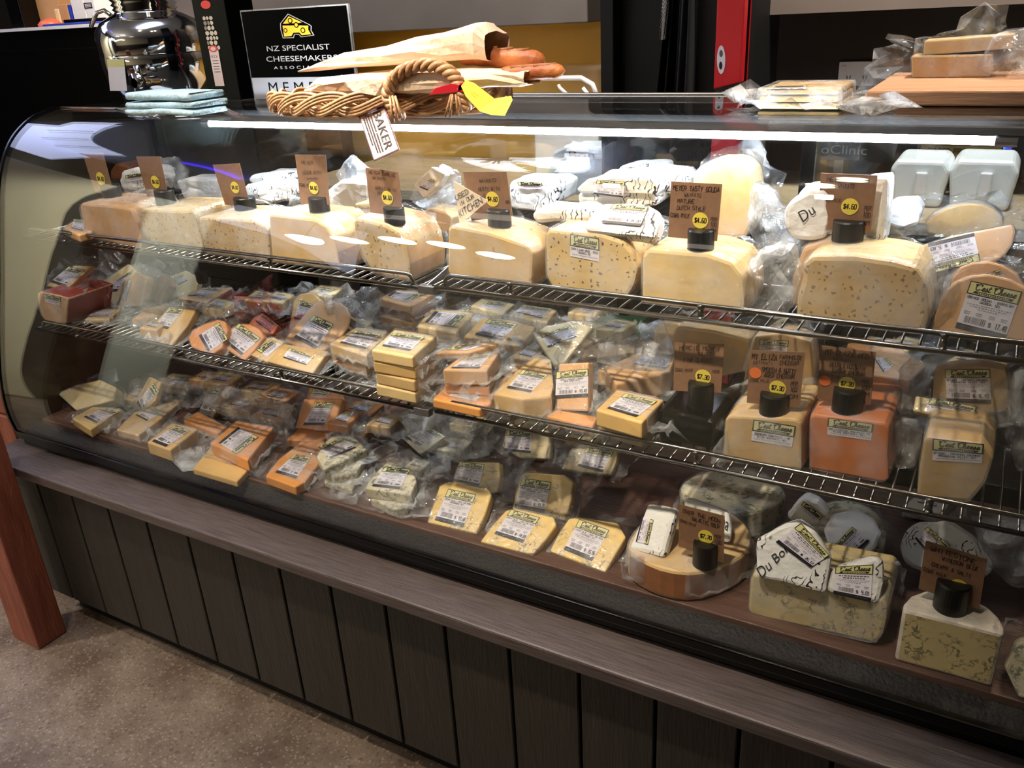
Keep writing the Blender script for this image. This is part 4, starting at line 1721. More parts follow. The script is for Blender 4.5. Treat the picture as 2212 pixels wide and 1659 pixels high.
# bread basket
L_ = TP.hit((708, 226))
R_ = TP.hit((1160, 216))
fc = TP.hit((930, 258))
bc = (L_ + R_) / 2
ax = (R_ - L_) / 2
ha = ax.length
ax.normalize()
ay = V((-ax.y, ax.x, 0))
hb = .085
bc = fc + ay * hb + ax * ((bc - fc).dot(ax))
MT['wicker'] = mp('wicker', (190, 148, 104), .45, c2=(146, 104, 66), scale=25, bump=.3, bscale=80)
bask = empty('bread_basket', (bc.x, bc.y, ZT), 'oval wicker bread basket with a braided rim on the cabinet top', 'basket')
mb = MB()
NS = 7
for kk in range(3):
    for s_ in range(3):
        pts = []
        for i in range(180):
            t_ = 2 * math.pi * i / 180
            ph = t_ * NS + kk * 2 * math.pi / 3
            rad = 1.0
            off = math.sin(ph) * .016 + (s_ - 1) * .0062
            hz = .030 + math.cos(ph * .5 * 2) * .0 + math.sin(ph + math.pi / 2) * .0
            hz = .029 + math.sin(ph) * .014 + (s_ - 1) * .0055
            rr_ = math.cos(ph) * .010
            e = ax * math.cos(t_) * (ha + rr_) + ay * math.sin(t_) * (hb + rr_)
            pts.append(V((bc.x, bc.y, ZT)) + e + V((0, 0, hz)))
        mb.tube(pts, .0036, 6, closed=True)
mb.obj('braided_rim', 'wicker', bask, smooth=True)
mb = MB()
for r_, z_ in ((1.0, .012), (.98, .006), (.9, .004)):
    pts = [V((bc.x, bc.y, ZT + z_)) + ax * math.cos(t_) * (ha * r_ - .012) + ay * math.sin(t_) * (hb * r_ - .012) for t_ in [2 * math.pi * i / 60 for i in range(60)]]
    mb.tube(pts, .0036, 6, closed=True)
mb.add([V((bc.x, bc.y, ZT + .003)) + ax * math.cos(t_) * (ha - .014) + ay * math.sin(t_) * (hb - .014) for t_ in [2 * math.pi * i / 40 for i in range(40)]], [tuple(range(40))])
mb.obj('woven_base', 'wicker', bask, smooth=True)
yf = (bc - ay * hb).y
hp = py(yf - .004)
arc = catmull([tuple(hp.hit(q)) for q in ((866, 254), (850, 232), (838, 205), (850, 170), (885, 147), (925, 140), (965, 152), (990, 178), (1000, 205), (1006, 236))], 8)
mb = MB()
for kk in range(3):
    pts = []
    for i, q in enumerate(arc):
        d = (V(arc[min(i + 1, len(arc) - 1)]) - V(arc[max(i - 1, 0)])).normalized()
        n1 = d.cross(V((0, -1, 0))).normalized()
        an = i * .62 + kk * 2.094
        pts.append(V(q) + n1 * math.cos(an) * .0068 + V((0, -1, 0)) * math.sin(an) * .0068)
    mb.tube(pts, .0058, 7)
mb.obj('handle', 'wicker', bask, smooth=True)
for (p0, p1) in (((982, 192), (974, 250)), ((984, 192), (984, 250)), ((988, 194), (1002, 246)), ((992, 194), (1010, 240)), ((846, 205), (862, 262)), ((852, 206), (872, 258)), ((858, 207), (880, 252))):
    mb = MB()
    mb.tube([hp.hit(p0) + V((0, -.006, 0)), hp.hit(p1) + V((0, -.018, 0))], .0024, 6)
    mb.obj('binding_strand', 'wicker', bask, smooth=True)


def loft(secs, n=16, wr=.003, seed=0, open_end=True, square=.6):
    """SECS: (centre, half height, half depth); cross-sections stand across the run of the loft"""
    mb = MB()
    vs = []
    for j, (cc, hh, hd) in enumerate(secs):
        cc = V(cc)
        for i in range(n):
            t_ = 2 * math.pi * i / n
            cx = math.copysign(abs(math.cos(t_)) ** square, math.cos(t_))
            cz = math.copysign(abs(math.sin(t_)) ** square, math.sin(t_))
            w_ = noise.noise(V((j * .8, i * .9, seed))) * wr
            vs.append(cc + V((0, cx * (hd + w_), cz * (hh + w_))))
    fs = []
    for j in range(len(secs) - 1):
        for i in range(n):
            i2 = (i + 1) % n
            fs.append((j * n + i, j * n + i2, (j + 1) * n + i2, (j + 1) * n + i))
    fs.append(tuple(range(n))[::-1])
    if not open_end:
        fs.append(tuple((len(secs) - 1) * n + i for i in range(n)))
    mb.add(vs, fs)
    return mb


MT['bagpaper'] = mp('paper_bag', (226, 200, 172), .6, var=.05, scale=20, bump=.6, bscale=30)
MT['crust'] = mp('bread_crust', (196, 120, 62), .5, c2=(150, 78, 36), scale=22, bump=.4, bscale=50)
bp = py(bc.y - .005)
bp2 = py(bc.y - .045)


def secpx(lst, pl_, hd):
    out = []
    for (x, y, h) in lst:
        c_ = pl_.hit((x, y))
        h_ = (pl_.hit((x, y - h)) - pl_.hit((x, y + h))).length / 2
        out.append((c_, h_, hd * min(1, .3 + h / 30)))
    return out


o = loft(secpx([(655, 154, 1), (700, 143, 9), (760, 130, 15), (850, 118, 21), (920, 108, 27), (980, 98, 32), (1030, 90, 38), (1052, 90, 40), (1074, 100, 30)], bp, .045), wr=.005, seed=1).obj('bread_bag', 'bagpaper', loc=bp.hit((850, 140)), smooth=False)
tag(o, 'long white paper bag holding a baguette, lying on top in the basket', 'paper bag', 'paper bags in the basket')
o = loft(secpx([(668, 193, 2), (700, 184, 13), (750, 180, 20), (830, 178, 24), (900, 178, 24), (1000, 172, 22), (1080, 166, 19), (1130, 168, 16), (1152, 166, 14)], bp2, .04), wr=.010, seed=4).obj('bread_bag', 'bagpaper', loc=bp2.hit((850, 190)), smooth=False)
tag(o, 'crumpled paper bag holding a baguette, the lower one in the basket', 'paper bag', 'paper bags in the basket')
# crumpled flap of the lower bag over the rim
fp = py(yf + .002)
mb = MB()
P_ = [(668, 196), (700, 183), (735, 162), (752, 176), (838, 170), (884, 152), (838, 205), (815, 206), (768, 196), (740, 178), (720, 204), (700, 196)]
W = [fp.hit(q) + V((0, random.Random(i).uniform(-.012, .006), 0)) for i, q in enumerate(P_)]
mb.add(W + [w + V((0, .002, 0)) for w in W], [(0, 1, 11), (1, 10, 11), (1, 9, 10), (1, 2, 3), (1, 3, 9), (3, 8, 9), (3, 4, 8), (4, 7, 8), (4, 5, 6), (4, 6, 7)])
link('bag_flap', mb.mesh('f'), 'bagpaper', o)


def baguette(label, q0, q1, r_px, pl_, tip):
    a_ = pl_.hit(q0)
    b_ = pl_.hit(q1)
    r_ = (pl_.hit((q1[0], q1[1] - r_px)) - pl_.hit((q1[0], q1[1] + r_px))).length / 2
    n_ = 16
    pts = []
    rs = []
    for i in range(n_ + 1):
        t_ = i / n_
        pts.append(a_.lerp(b_, t_))
        rs.append(r_ * (min(1, math.sqrt(max(0.0, 1 - ((t_ - .82) / .18) ** 2)) if t_ > .82 else 1)) * (1 + .05 * math.sin(i * 2.0)) + .0005)
    mb = MB()
    mb.tube(pts, rs, 18)
    o = mb.obj('baguette', 'crust', loc=a_, smooth=True)
    mb = MB()
    for k in (5, 8, 11):
        cc = pts[k]
        mb.tube([cc + V((-.02, -r_ * .45, r_ * .85)), cc + V((.02, -r_ * .1, r_ * 1.0))], [.003, .003], 6)
    mb.obj('crust_slash', 'brownrind', o, smooth=True)
    return tag(o, label, 'baguette', 'baguettes in the basket')


baguette('browned baguette end poking from the long upper paper bag', (1000, 120), (1181, 131), 21, bp, 1)
baguette('browned baguette end poking from the lower crumpled bag', (1090, 160), (1221, 152), 16, bp2, 1)
MT['ribbonm'] = mp('red_ribbon', (176, 16, 34), .35)
rp = py(yf - .016)
mb = MB()
for poly in ([(926, 206), (940, 190), (975, 180), (1004, 184), (1008, 192), (985, 200), (940, 204)], [(992, 180), (1006, 176), (1012, 192), (1000, 200), (988, 196)]):
    mb.prism([rp.hit(q) for q in poly], (0, -1, 0), .003)
mb.obj('ribbon', 'ribbonm', bask, bevel=.0008, seg=1)
MT['yellowtag'] = mp('yellow_tag', (250, 226, 60), .5)
tp1 = Pl(rp.hit((1010, 190)) + V((0, -.008, 0)), (0, -1, .35))
mb = MB()
mb.prism([tp1.hit(q) for q in ((996, 186), (1006, 173), (1024, 179), (1068, 213), (1036, 240), (1006, 208))], tp1.n, .0006)
tp2 = Pl(tp1.hit((1052, 226)), (-.2, -.75, .65))
mb.prism([tp2.hit(q) for q in ((1068, 213), (1104, 207), (1107, 216), (1090, 250), (1060, 248), (1036, 240))], tp2.n, .0006)
mb.obj('price_tag', 'yellowtag', bask)
p = Print(1.0)
p.line('550', .30, .30, .62, .46, 0, .1)
p.line('BAGUET', .25, .55, .75, .68, 0, .1)
p.place([tp1.hit(q) for q in ((1010, 180), (1062, 215), (1038, 232), (1000, 196))], tp1.n, 'tag_writing', [mp('tag_ink', (186, 150, 40), .6)], bask)
tb = Pl((0, 1.288, 1.345), (0, -.85, .5))
quad = [tb.hit(q) for q in ((775, 249), (830, 229), (863, 323), (808, 348))]
MT['bakerm'] = mp('baker_card', (206, 172, 158), .55)
root = empty('baker_tag', quad[0], 'pinkish card tag lettered BAKER hanging over the glass from the basket', 'tag')
mb = MB()
mb.prism(quad, tb.n, .0012)
mb.obj('card', 'bakerm', root)
p = Print(.6)
e = .02
for r_ in ((0, 0, 1, .02), (0, .98, 1, 1), (0, 0, .03, 1), (.97, 0, 1, 1)):
    p.rect(r_[0], r_[1], r_[2], r_[3], 0, 1)
pr = Print(1.7)
pr.text('BAKER', .06, .52, .90, .82, 0)
for k, (yy, x0, x1) in enumerate(((.40, .1, .42), (.40, .5, .88), (.30, .08, .9), (.21, .06, .86), (.12, .1, .7))):
    x = x0
    rr = random.Random(k)
    while x < x1:
        w_ = rr.uniform(.02, .05)
        pr.rect(x, yy, x + w_, yy + .05, 0, 2)
        x += w_ + .015
p.place(quad, tb.n, 'card_border', [mp('tag_border', (84, 50, 66), .5)], root)
pr.place([quad[1], quad[2], quad[3], quad[0]], tb.n, 'card_lettering', ['textdark'], root)

# cheese board and packs at the right of the top
b0 = TP.hit((1868, 229))
pl = py(b0.y)
zb = pl.hit((1868, 196)).z
bt = pz(zb)
yb = bt.hit((1905, 157)).y
MT['boardm'] = woodmat('cutting_board', (196, 152, 118), (180, 134, 100), .5, (1, 10, 10), 6)
mb = MB()
mb.box((b0.x, b0.y, ZT), (b0.x + .42, yb, zb))
o = mb.obj('cutting_board', 'boardm', loc=(b0.x + .2, (b0.y + yb) / 2, ZT), bevel=.003)
tag(o, 'thick pale brown wooden board on the cabinet top', 'board')
ym = (b0.y + yb) / 2
fpl = py(ym - .03)
q0 = bt.hit((2050, 168))
fp = py(q0.y)
pack('lower golden cheese bar in clear plastic on the wooden board', [(1968, 121), (2142, 118), (2140, 166), (1970, 168)], fp, .07, 'buff', film='bag', group='cheese bars on the wooden board', fringe=.05)
pack('upper golden cheese bar in clear plastic on the wooden board', [(1996, 88), (2192, 74), (2190, 104), (1994, 120)], py(q0.y + .008), .06, 'cream', film='bag', group='cheese bars on the wooden board', fringe=.04)
bagclump('crumpled clear bag beside the cheese bars on the wooden board', [(2120, 120), (2150, 72), (2200, 58), (2260, 70), (2262, 170), (2150, 172), (2110, 150)], fp, .09, seed=3)
b0 = TP.hit((1740, 239))
fp = py(b0.y)
zk = fp.hit((1740, 192)).z
pk = empty('sliced_cheese_pack', (b0.x, b0.y + .06, ZT), 'vacuum pack of yellow cheese slices lying beside the wooden board', 'cheese')
a = fp.hit((1637, 225)).x
b = fp.hit((1812, 225)).x
mb = MB()
for k in range(3):
    mb.box((a + .002 * k, b0.y + .001 * k, ZT + .002 + k * (zk - ZT) / 3), (b - .001 * k, b0.y + .13, ZT + (k + 1) * (zk - ZT) / 3))
mb.obj('cheese', 'gold', pk, bevel=.003)
W = [V((a, b0.y, zk)), V((b, b0.y, zk)), V((b, b0.y + .13, zk)), V((a, b0.y + .13, zk))]
film_mesh(W, V((0, 0, 1)), zk - ZT - .004, random.Random(3), .07).obj('plastic_wrap', 'bag', pk, smooth=True)
tpl = pz(zk)
label_print('full', (), '', 0, 1).place([tpl.hit(q) for q in ((1668, 191), (1742, 189), (1740, 198), (1655, 199))], (0, 0, 1), 'price_label', LM, pk, off=.003)
# ================================================================== THE CHEESES
Z2, Z1, Z0 = ZR2 + .0035, ZR1 + .0035, .5625


def topx(w):
    d_ = w - CAM
    zc = d_.dot(CF)
    return (1106 + F * d_.dot(CR) / zc, 829.5 + F * d_.dot(CD) / zc)


def fr(q, z, ymin=None):
    """upright plane facing the customer whose foot at height z is seen at q"""
    y = pz(z).hit(q).y
    if ymin:
        y = max(y, ymin)
    return py(y)


WHL = 'cut wheels along the front of the upper racks'
# ---------------------------------------------------- upper racks, front row
pack('orange-tan wheel block at the far end of the upper rack', [(171, 446), (176, 438), (262, 446), (284, 452), (297, 480), (305, 512), (306, 540), (196, 516), (180, 488)],
     fr((240, 527), Z2, 1.23), .13, 'peach', group=WHL, name='cheese_block', fringe=.02, bev=.006)
pack('pale cheese half slab lying behind the orange-tan wheel block', [(135, 492), (160, 476), (185, 474), (200, 500), (170, 508)], pz(Z2 + .02), .018, 'peach',
     lab=[(160, 474), (182, 476), (180, 500), (154, 494)], group='small packs on the upper racks')
pack('pale greenish-flecked wheel block, second from the far end of the upper rack', [(299, 458), (305, 451), (395, 455), (416, 452), (423, 462), (441, 545), (331, 532), (306, 502)],
     fr((385, 538), Z2, 1.23), .14, 'herb', group=WHL, name='cheese_block', bev=.006)
pack('tan flecked wheel block, third from the far end of the upper rack', [(427, 470), (488, 471), (548, 476), (580, 492), (586, 566), (443, 547)],
     fr((515, 557), Z2, 1.23), .13, 'herb', group=WHL, name='cheese_block', bev=.005)
pack('smooth golden wheel block, fourth from the far end of the upper rack', [(580, 468), (585, 463), (680, 474), (705, 488), (720, 512), (730, 545), (736, 582), (588, 566)],
     fr((662, 574), Z2, 1.23), .12, 'gold', group=WHL, name='cheese_block', bev=.006)
pack('pitted buff wheel block beside the centre bracket on the upper rack', [(762, 476), (772, 470), (835, 485), (862, 502), (877, 530), (886, 570), (886, 608), (806, 592), (785, 560), (768, 515)],
     fr((850, 603), Z2, 1.225), .12, 'herb', group=WHL, name='cheese_block', side='tan', bev=.006)
pack('cheese block with round holes just past the centre bracket on the upper rack', [(967, 494), (975, 487), (1060, 503), (1140, 530), (1152, 545), (1148, 620), (980, 603), (966, 588)],
     fr((1060, 611), Z2, 1.235), .12, 'holes', group=WHL, name='cheese_block', bev=.006)
pack('cumin-speckled wheel block with a label on the upper rack', [(1178, 505), (1186, 496), (1297, 505), (1343, 520), (1366, 545), (1378, 580), (1370, 614), (1351, 645), (1272, 638), (1196, 628), (1180, 598)],
     fr((1272, 637), Z2, 1.235), .12, 'cumin', lab=[(1233, 505), (1294, 515), (1295, 565), (1232, 553)], kind='short', title=('CUMIN & CLOVE GOUDA - MEYER', '(WAIKATO, NZ)'), detail=2,
     group=WHL, name='cheese_block', side='gold', bev=.006)
pack('smooth pale-gold wheel block under the tall price card on the upper rack', [(1386, 552), (1400, 537), (1530, 548), (1581, 566), (1604, 596), (1608, 640), (1607, 676), (1500, 668), (1385, 655)],
     fr((1500, 668), Z2, 1.235), .12, 'cream', group=WHL, name='cheese_block', side='gold', bev=.006, fringe=.03)
pack('herb-flecked wheel block standing behind the largest flecked block', [(1712, 600), (1735, 535), (1790, 520), (1850, 540), (1850, 640), (1800, 668), (1711, 664)],
     py(1.33), .05, 'tan', group=WHL, name='cheese_block', bev=.006)
pack('largest herb-flecked wheel block, beside the half-moon gouda on the upper rack', [(1735, 568), (1755, 553), (1849, 553), (1932, 565), (1979, 578), (2001, 614), (2007, 683), (1994, 722), (1860, 708), (1719, 692), (1722, 642), (1733, 609)],
     fr((1860, 707), Z2, 1.235), .13, 'herb', group=WHL, name='cheese_block', side='cream', bev=.007, fringe=.03)
HM = 'half-moon cheeses at the near end of the upper rack'
pack('half-moon orange-tan cheese with its label priced 17.48', [(2009, 715), (2020, 680), (2031, 648), (2046, 624), (2070, 606), (2100, 595), (2134, 592), (2181, 603), (2236, 632), (2260, 680), (2262, 748), (2130, 733)],
     Pl(pz(Z2).hit((2100, 727)), (-.05, -1, .28)), .035, 'peach', lab=[(2098, 607), (2207, 631), (2170, 736), (2063, 708)], title=('UBRIACO (GOUDA) - BARRYS BAY', '(AKAROA, NZ)'), price='17.48',
     group=HM, side='brownrind', detail=2, fringe=.03)
pack('half-moon cheese standing just behind the one priced 17.48', [(2050, 640), (2056, 600), (2074, 577), (2100, 567), (2134, 564), (2165, 572), (2195, 590), (2214, 620), (2216, 660)],
     Pl(pz(Z2).hit((2100, 727)) + V((0, .055, 0)), (-.05, -1, .28)), .03, 'peach', lab=[(2128, 592), (2160, 582), (2172, 600), (2140, 612)], kind='short', group=HM, side='brownrind')
pack('tilted half-moon cheese with its label upside down priced 5.83', [(1985, 531), (2060, 508), (2187, 484), (2194, 500), (2188, 525), (2172, 550), (2150, 566), (2110, 572), (2040, 580), (2000, 575)],
     Pl(pz(Z2).hit((2100, 727)) + V((0, .10, .0)), (0, -1, .5)), .028, 'peach', lab=[(2117, 564), (2016, 590), (2004, 526), (2104, 503)], price='5.83', group=HM, side='blackwax', fringe=.04, detail=2)
pack('half-moon cheese leaning farthest back, rim upward, near the frosted containers', [(1998, 482), (2015, 466), (2043, 451), (2070, 442), (2098, 439), (2125, 442), (2148, 452), (2162, 465), (2168, 480), (2160, 505), (2080, 520), (2005, 505)],
     py(1.55), .03, 'buff', group=HM, side='whiterind', fringe=.03)

# ---------------------------------------------------- price cards
KR = 'price cards in black stands'
HANDS = ('hand', 'written')


def price_sign(label, quad, dot, dr, holder, Y, price='', lines=(), odot=None, name='price_sign', tilt=0.0, d=1):
    """brown card in a black slotted puck. holder = x0, y0, x1, y1 in the photo"""
    cx = (holder[0] + holder[2]) / 2
    if isinstance(Y, tuple):        # block face plane and the photo row of its top edge, or a height
        zt0 = Y[1] if Y[0] is None else Y[0].hit((cx, Y[1])).z
    p0 = py(pz(zt0).hit((cx, holder[3])).y)
    r_ = .5 * (holder[2] - holder[0]) / F * (p0.hit((cx, holder[3])) - CAM).dot(CF)
    hh = (p0.hit((cx, holder[1])) - p0.hit((cx, holder[3]))).length * .93
    foot = p0.hit((cx, holder[3])) + V((0, r_, 0))
    pl_ = Pl(foot, (0, -1, tilt))
    root = empty(name, foot, label, 'price card', KR)
    q = [pl_.hit(k) for k in quad]
    mb = MB()
    mb.prism(q, pl_.n, .0012)
    mb.obj('card', 'kraft', root)
    TL, TR, BR, BL = q
    w = (TR - TL).length
    h = (TL - BL).length
    pr = Print(w / h)
    rnd = random.Random(int(quad[0][0]))
    for (t_, x0, y0, x1, y1) in lines:
        pr.line(t_, x0, y0, x1, y1, 0, .13, 2, .06, .12, rnd)
    if lines:
        pr.place(q, pl_.n, 'handwriting', ['ink'], root, off=.0003)
    dc = pl_.hit(dot)
    drw = (pl_.hit((dot[0] - dr, dot[1])) - pl_.hit((dot[0] + dr, dot[1]))).length / 2
    sz = max(drw, .0105)
    p2 = Print(1)
    p2.ellipse(.5, .5, .5, .5, 0, 1, 28)
    if price:
        p2.line(price, .14, .36, .90, .64, 1, .20 if d else .3, 2, .08)
    ux = V((1, 0, 0)) * sz
    uz = V((0, pl_.n.z, -pl_.n.y)) * sz
    p2.place([dc - ux + uz, dc + ux + uz, dc + ux - uz, dc - ux - uz], pl_.n, 'price_sticker', ['sticker', 'ink'], root, off=.0006)
    if odot:
        oc = pl_.hit(odot)
        p3 = Print(1)
        p3.ellipse(.5, .5, .5, .5, 0, 1, 20)
        s_ = sz * .72
        ux = V((1, 0, 0)) * s_
        uz = V((0, 0, 1)) * s_
        p3.place([oc - ux + uz, oc + ux + uz, oc + ux - uz, oc - ux - uz], pl_.n, 'round_sticker', ['orange_dot'], root, off=.0006)
    mb = MB()
    mb.lathe([(r_ * .96, 0), (r_, .001), (r_, hh * .93), (r_ * .94, hh), (r_ * .0, hh)], (foot.x, foot.y, foot.z), 32)
    mb.obj('stand', 'rubber', root, smooth=False)
    return root


price_sign('smallest-looking brown price card, farthest along the upper rack', [(178, 330), (222, 330), (247, 425), (204, 415)], (218, 386), 9, (206, 403, 246, 430), (fr((240, 527), Z2, 1.23), 444), '$4.60')
price_sign('brown price card in a stand washed pale by glare, second from the far end', [(294, 338), (346, 338), (365, 431), (318, 424)], (336, 393), 9, (321, 414, 363, 444), (fr((385, 538), Z2, 1.23), 453), '$4.60')
price_sign('brown price card on the tan flecked block, third from the far end', [(459, 356), (517, 353), (541, 447), (486, 442)], (508, 405), 9, (490, 430, 537, 456), (fr((515, 557), Z2, 1.23), 473), '$4.60')
price_sign('brown price card on the smooth golden block', [(637, 334), (703, 335), (712, 443), (650, 440)], (678, 406), 10, (654, 428, 699, 463), (fr((662, 574), Z2, 1.23), 474), '$4.60',
           [('MEYER', .2, .82, .6, .88), ('GOUDA WITH', .2, .62, .8, .68), ('SHARP', .3, .5, .7, .55), ('COWS MILK', .03, .36, .5, .42)])
price_sign('brown price card on the pitted buff block beside the centre bracket', [(789, 362), (860, 371), (870, 469), (800, 459)], (837, 427), 12, (817, 449, 863, 490), (fr((850, 603), Z2, 1.225), 492), '$4.60',
           [('MEYER GARLIC', .1, .88, .92, .95), ('WAIKATO', .2, .78, .6, .84), ('GREAT WITH', .25, .55, .9, .61), ('BREADS', .3, .44, .75, .5)])
price_sign('brown price card partly covered by the pale triangular tag', [(1000, 371), (1094, 371), (1107, 467), (1018, 477)], (1064, 430), 14, (1041, 454, 1093, 496), (fr((1060, 611), Z2, 1.235), 505), '$4.60',
           [('WAIKATO', .35, .78, .75, .85), ('NUTTY WITH', .3, .6, .8, .68), ('EYES', .4, .45, .65, .52), ('100', .88, .3, .98, .36)])
price_sign('brown price card before the upright golden half wheel', [(1450, 392), (1560, 398), (1549, 521), (1443, 512)], (1513, 476), 17, (1475, 497, 1533, 547), (fr((1500, 668), Z2, 1.235), 548), '$4.60',
           [('MEYER TASTY GOUDA', .05, .86, .97, .94), ('WAIKATO', .28, .76, .62, .82), ('MATURE', .15, .64, .5, .71), ('DUTCH STYLE', .15, .52, .72, .59), ('COWS MILK', .03, .38, .42, .45), ('PER', .84, .36, .97, .42), ('100', .84, .26, .97, .33), ('GM', .86, .15, .97, .22)])
price_sign('largest brown price card, on the big herb-flecked block', [(1773, 374), (1896, 379), (1880, 504), (1765, 498)], (1836, 446), 19, (1791, 479, 1857, 528), (fr((1860, 707), Z2, 1.235), 554), '$4.60',
           [('MEYER CUMIN', .12, .86, .88, .94), ('WAIKATO', .33, .76, .62, .83), ('COWS MILK', .03, .52, .42, .58), ('PER', .84, .40, .97, .47), ('100', .83, .28, .97, .36), ('GM', .85, .14, .97, .22)])
k1 = pz(Z1)
price_sign('brown price card on the black-waxed block on the lower rack', [(1458, 740), (1565, 744), (1557, 849), (1454, 844)], (1519, 814), 17, (1476, 830, 1532, 887), (fr((1475, 968), Z1, 1.175), 904), '$7.30',
           [('MERCIE MEYER', .1, .86, .92, .94), ('NUTTY', .5, .76, .85, .83), ('FINE CLASSIC', .2, .62, .8, .70), ('COWS MILK', .03, .42, .4, .48), ('PER', .8, .42, .95, .48)])
price_sign('brown price card lettered farmhouse cheddar, with an orange dot', [(1620, 757), (1739, 761), (1727, 881), (1613, 870)], (1680, 838), 18, (1632, 856, 1694, 905), (fr((1647, 1006), Z1, 1.175), 906), '$7.30',
           [('MT ELIZA', .05, .84, .52, .94), ('FARMHOUSE', .56, .87, .97, .94), ('CHEDDAR', .57, .77, .92, .84), ('KATIKATI', .08, .76, .45, .81), ('SMOOTH & NUTTY', .25, .62, .88, .70), ('AGED CHEDDAR', .3, .52, .86, .6),
            ('COWS MILK', .04, .42, .4, .47), ('PER', .80, .40, .93, .47), ('100', .80, .29, .93, .37), ('GM', .80, .16, .96, .24)], (1632, 805))
price_sign('brown price card on the deep orange block on the lower rack', [(1772, 746), (1892, 761), (1881, 875), (1765, 862)], (1830, 829), 18, (1791, 846, 1856, 900), (fr((1830, 1027), Z1, 1.175), 905), '$7.30',
           [('MT ELIZA RED', .1, .86, .9, .95), ('KATIKATI', .25, .77, .6, .83), ('RED LEICESTER', .2, .64, .85, .72), ('EARTHY CHEDDAR', .25, .54, .85, .61), ('COWS MILK', .03, .44, .4, .49), ('PER', .8, .4, .93, .46), ('100', .8, .28, .95, .36), ('GM', .8, .15, .97, .23)], (1782, 822))
price_sign('brown price card on the big holed wheel on the deck', [(1466, 1089), (1565, 1115), (1563, 1217), (1466, 1179)], (1525, 1159), 16, (1487, 1181, 1541, 1233), (None, Z0 + .0625), '$7.70',
           [('OVER THE MOON', .1, .84, .92, .92), ('GALACTIC GOLD', .3, .72, .9, .8), ('COWS MILK', .03, .6, .4, .66), ('PER', .8, .5, .94, .57), ('100', .8, .38, .95, .46)])
price_sign('tilted brown price card on the white-rinded cheese on the deck', [(2000, 1168), (2133, 1208), (2115, 1316), (1984, 1271)], (2070, 1266), 20, (2014, 1268, 2083, 1333), (fr((2040, 1458), Z0, 1.15), 1341), '$7.70',
           [('WHITESTONE', .1, .84, .85, .93), ('WINDSOR BLUE', .3, .72, .9, .8), ('CREAMY & SALTY', .15, .55, .8, .62), ('COWS MILK', .03, .40, .42, .47)])
# triangular tag
tp_ = py(fr((1060, 611), Z2, 1.235).p.y + .03)
tri = [tp_.hit(q) for q in ((980, 391), (1054, 434), (993, 485))]
root = empty('kitchen_tag', tri[2], 'pale triangular tag lettered used in our kitchen', 'tag')
mb = MB()
mb.prism(tri, (0, -1, 0), .0015)
mb.obj('card', mp('pale_card', (222, 204, 180), .6), root)
pr = Print(1.5)
pr.line('USED', .10, .80, .62, 1.0, 0, .14)
pr.line('IN OUR', .16, .52, .74, .68, 0, .14)
pr.text("KITCHEN'", .05, .10, .98, .42, 0)
pr.place([tp_.hit(q) for q in ((978, 425), (1032, 396), (1050, 440), (993, 478))], (0, -1, 0), 'tag_lettering', ['textdark'], root, off=.0006)

# ---------------------------------------------------- upper racks, back row: paper-wrapped cheeses and bags
WR = 'paper-wrapped cheeses on the upper racks'


def up(q, h):
    return pz(Z2 + h)


pack('rough brown-rinded cheese behind the farthest price card', [(237, 392), (236, 368), (246, 354), (262, 351), (278, 358), (284, 372), (280, 393)], py(1.52), .08, 'brownrind', name='cheese_block', film=None, group='small packs on the upper racks', bev=.01)
paper_pack('crumpled printed parcel between the two farthest price cards', [(254, 392), (262, 372), (285, 362), (322, 366), (330, 392), (318, 412), (262, 410)], py(1.44), .08, group=WR, lab=[(274, 378), (314, 372), (316, 386), (276, 392)], kind='short')
bagclump('grey crumpled bag standing behind the second price card from the far end', [(330, 345), (378, 336), (398, 362), (408, 398), (395, 415), (345, 412)], py(1.5), .07, group='crumpled bags on the upper racks', seed=11)
paper_pack('white parcel between the second and third price cards from the far end', [(375, 392), (395, 385), (470, 384), (484, 400), (480, 430), (400, 432)], py(1.5), .07, group=WR, mat='plainpaper')
bagclump('crumpled bag pushed against the second price card stand', [(276, 430), (300, 408), (345, 402), (372, 420), (380, 445), (330, 452), (290, 450)], py(1.30), .06, group='crumpled bags on the upper racks', seed=12)
paper_pack('flat printed parcel, upper one before the golden block price card', [(534, 388), (545, 377), (640, 376), (646, 392), (640, 404), (550, 408)], py(1.52), .10, group=WR)
paper_pack('flat printed parcel, lower one before the golden block price card', [(520, 420), (530, 398), (632, 396), (642, 414), (636, 436), (540, 444)], py(1.46), .10, group=WR)
paper_pack('white parcel behind the gap between golden and buff blocks', [(700, 414), (735, 388), (796, 392), (800, 452), (760, 462), (706, 450)], py(1.42), .08, group=WR, mat='plainpaper')
bagclump('pointed clear bag rising behind the pitted buff block card', [(728, 376), (745, 350), (762, 330), (800, 366), (798, 390), (740, 392)], py(1.47), .04, group='crumpled bags on the upper racks', seed=13)
bagclump('silvery labelled bag leaning beside the triangular tag', [(885, 428), (905, 388), (958, 352), (990, 370), (1002, 410), (985, 450), (930, 456), (896, 446)], py(1.40), .06, group='crumpled bags on the upper racks', seed=14)
lb = Pl(py(1.355).hit((940, 400)), (0, -1, .2))
root = empty('cheese_pack', lb.hit((930, 402)), 'narrow labelled slab inside the silvery leaning bag', 'cheese', 'small packs on the upper racks')
mb = MB()
mb.prism([lb.hit(q) for q in ((894, 398), (932, 360), (962, 376), (946, 404), (914, 428))], lb.n, .02)
mb.obj('cheese', 'whiterind', root, bevel=.003)
label_print('full', (), '', 0, 4).place([lb.hit(q) for q in ((930, 386), (946, 390), (924, 412), (906, 404))], lb.n, 'price_label', LM, root)
pack('golden wedge behind the block with round holes', [(905, 460), (930, 450), (962, 456), (976, 470), (972, 500), (920, 500)], py(1.38), .05, 'gold', group='small packs on the upper racks')
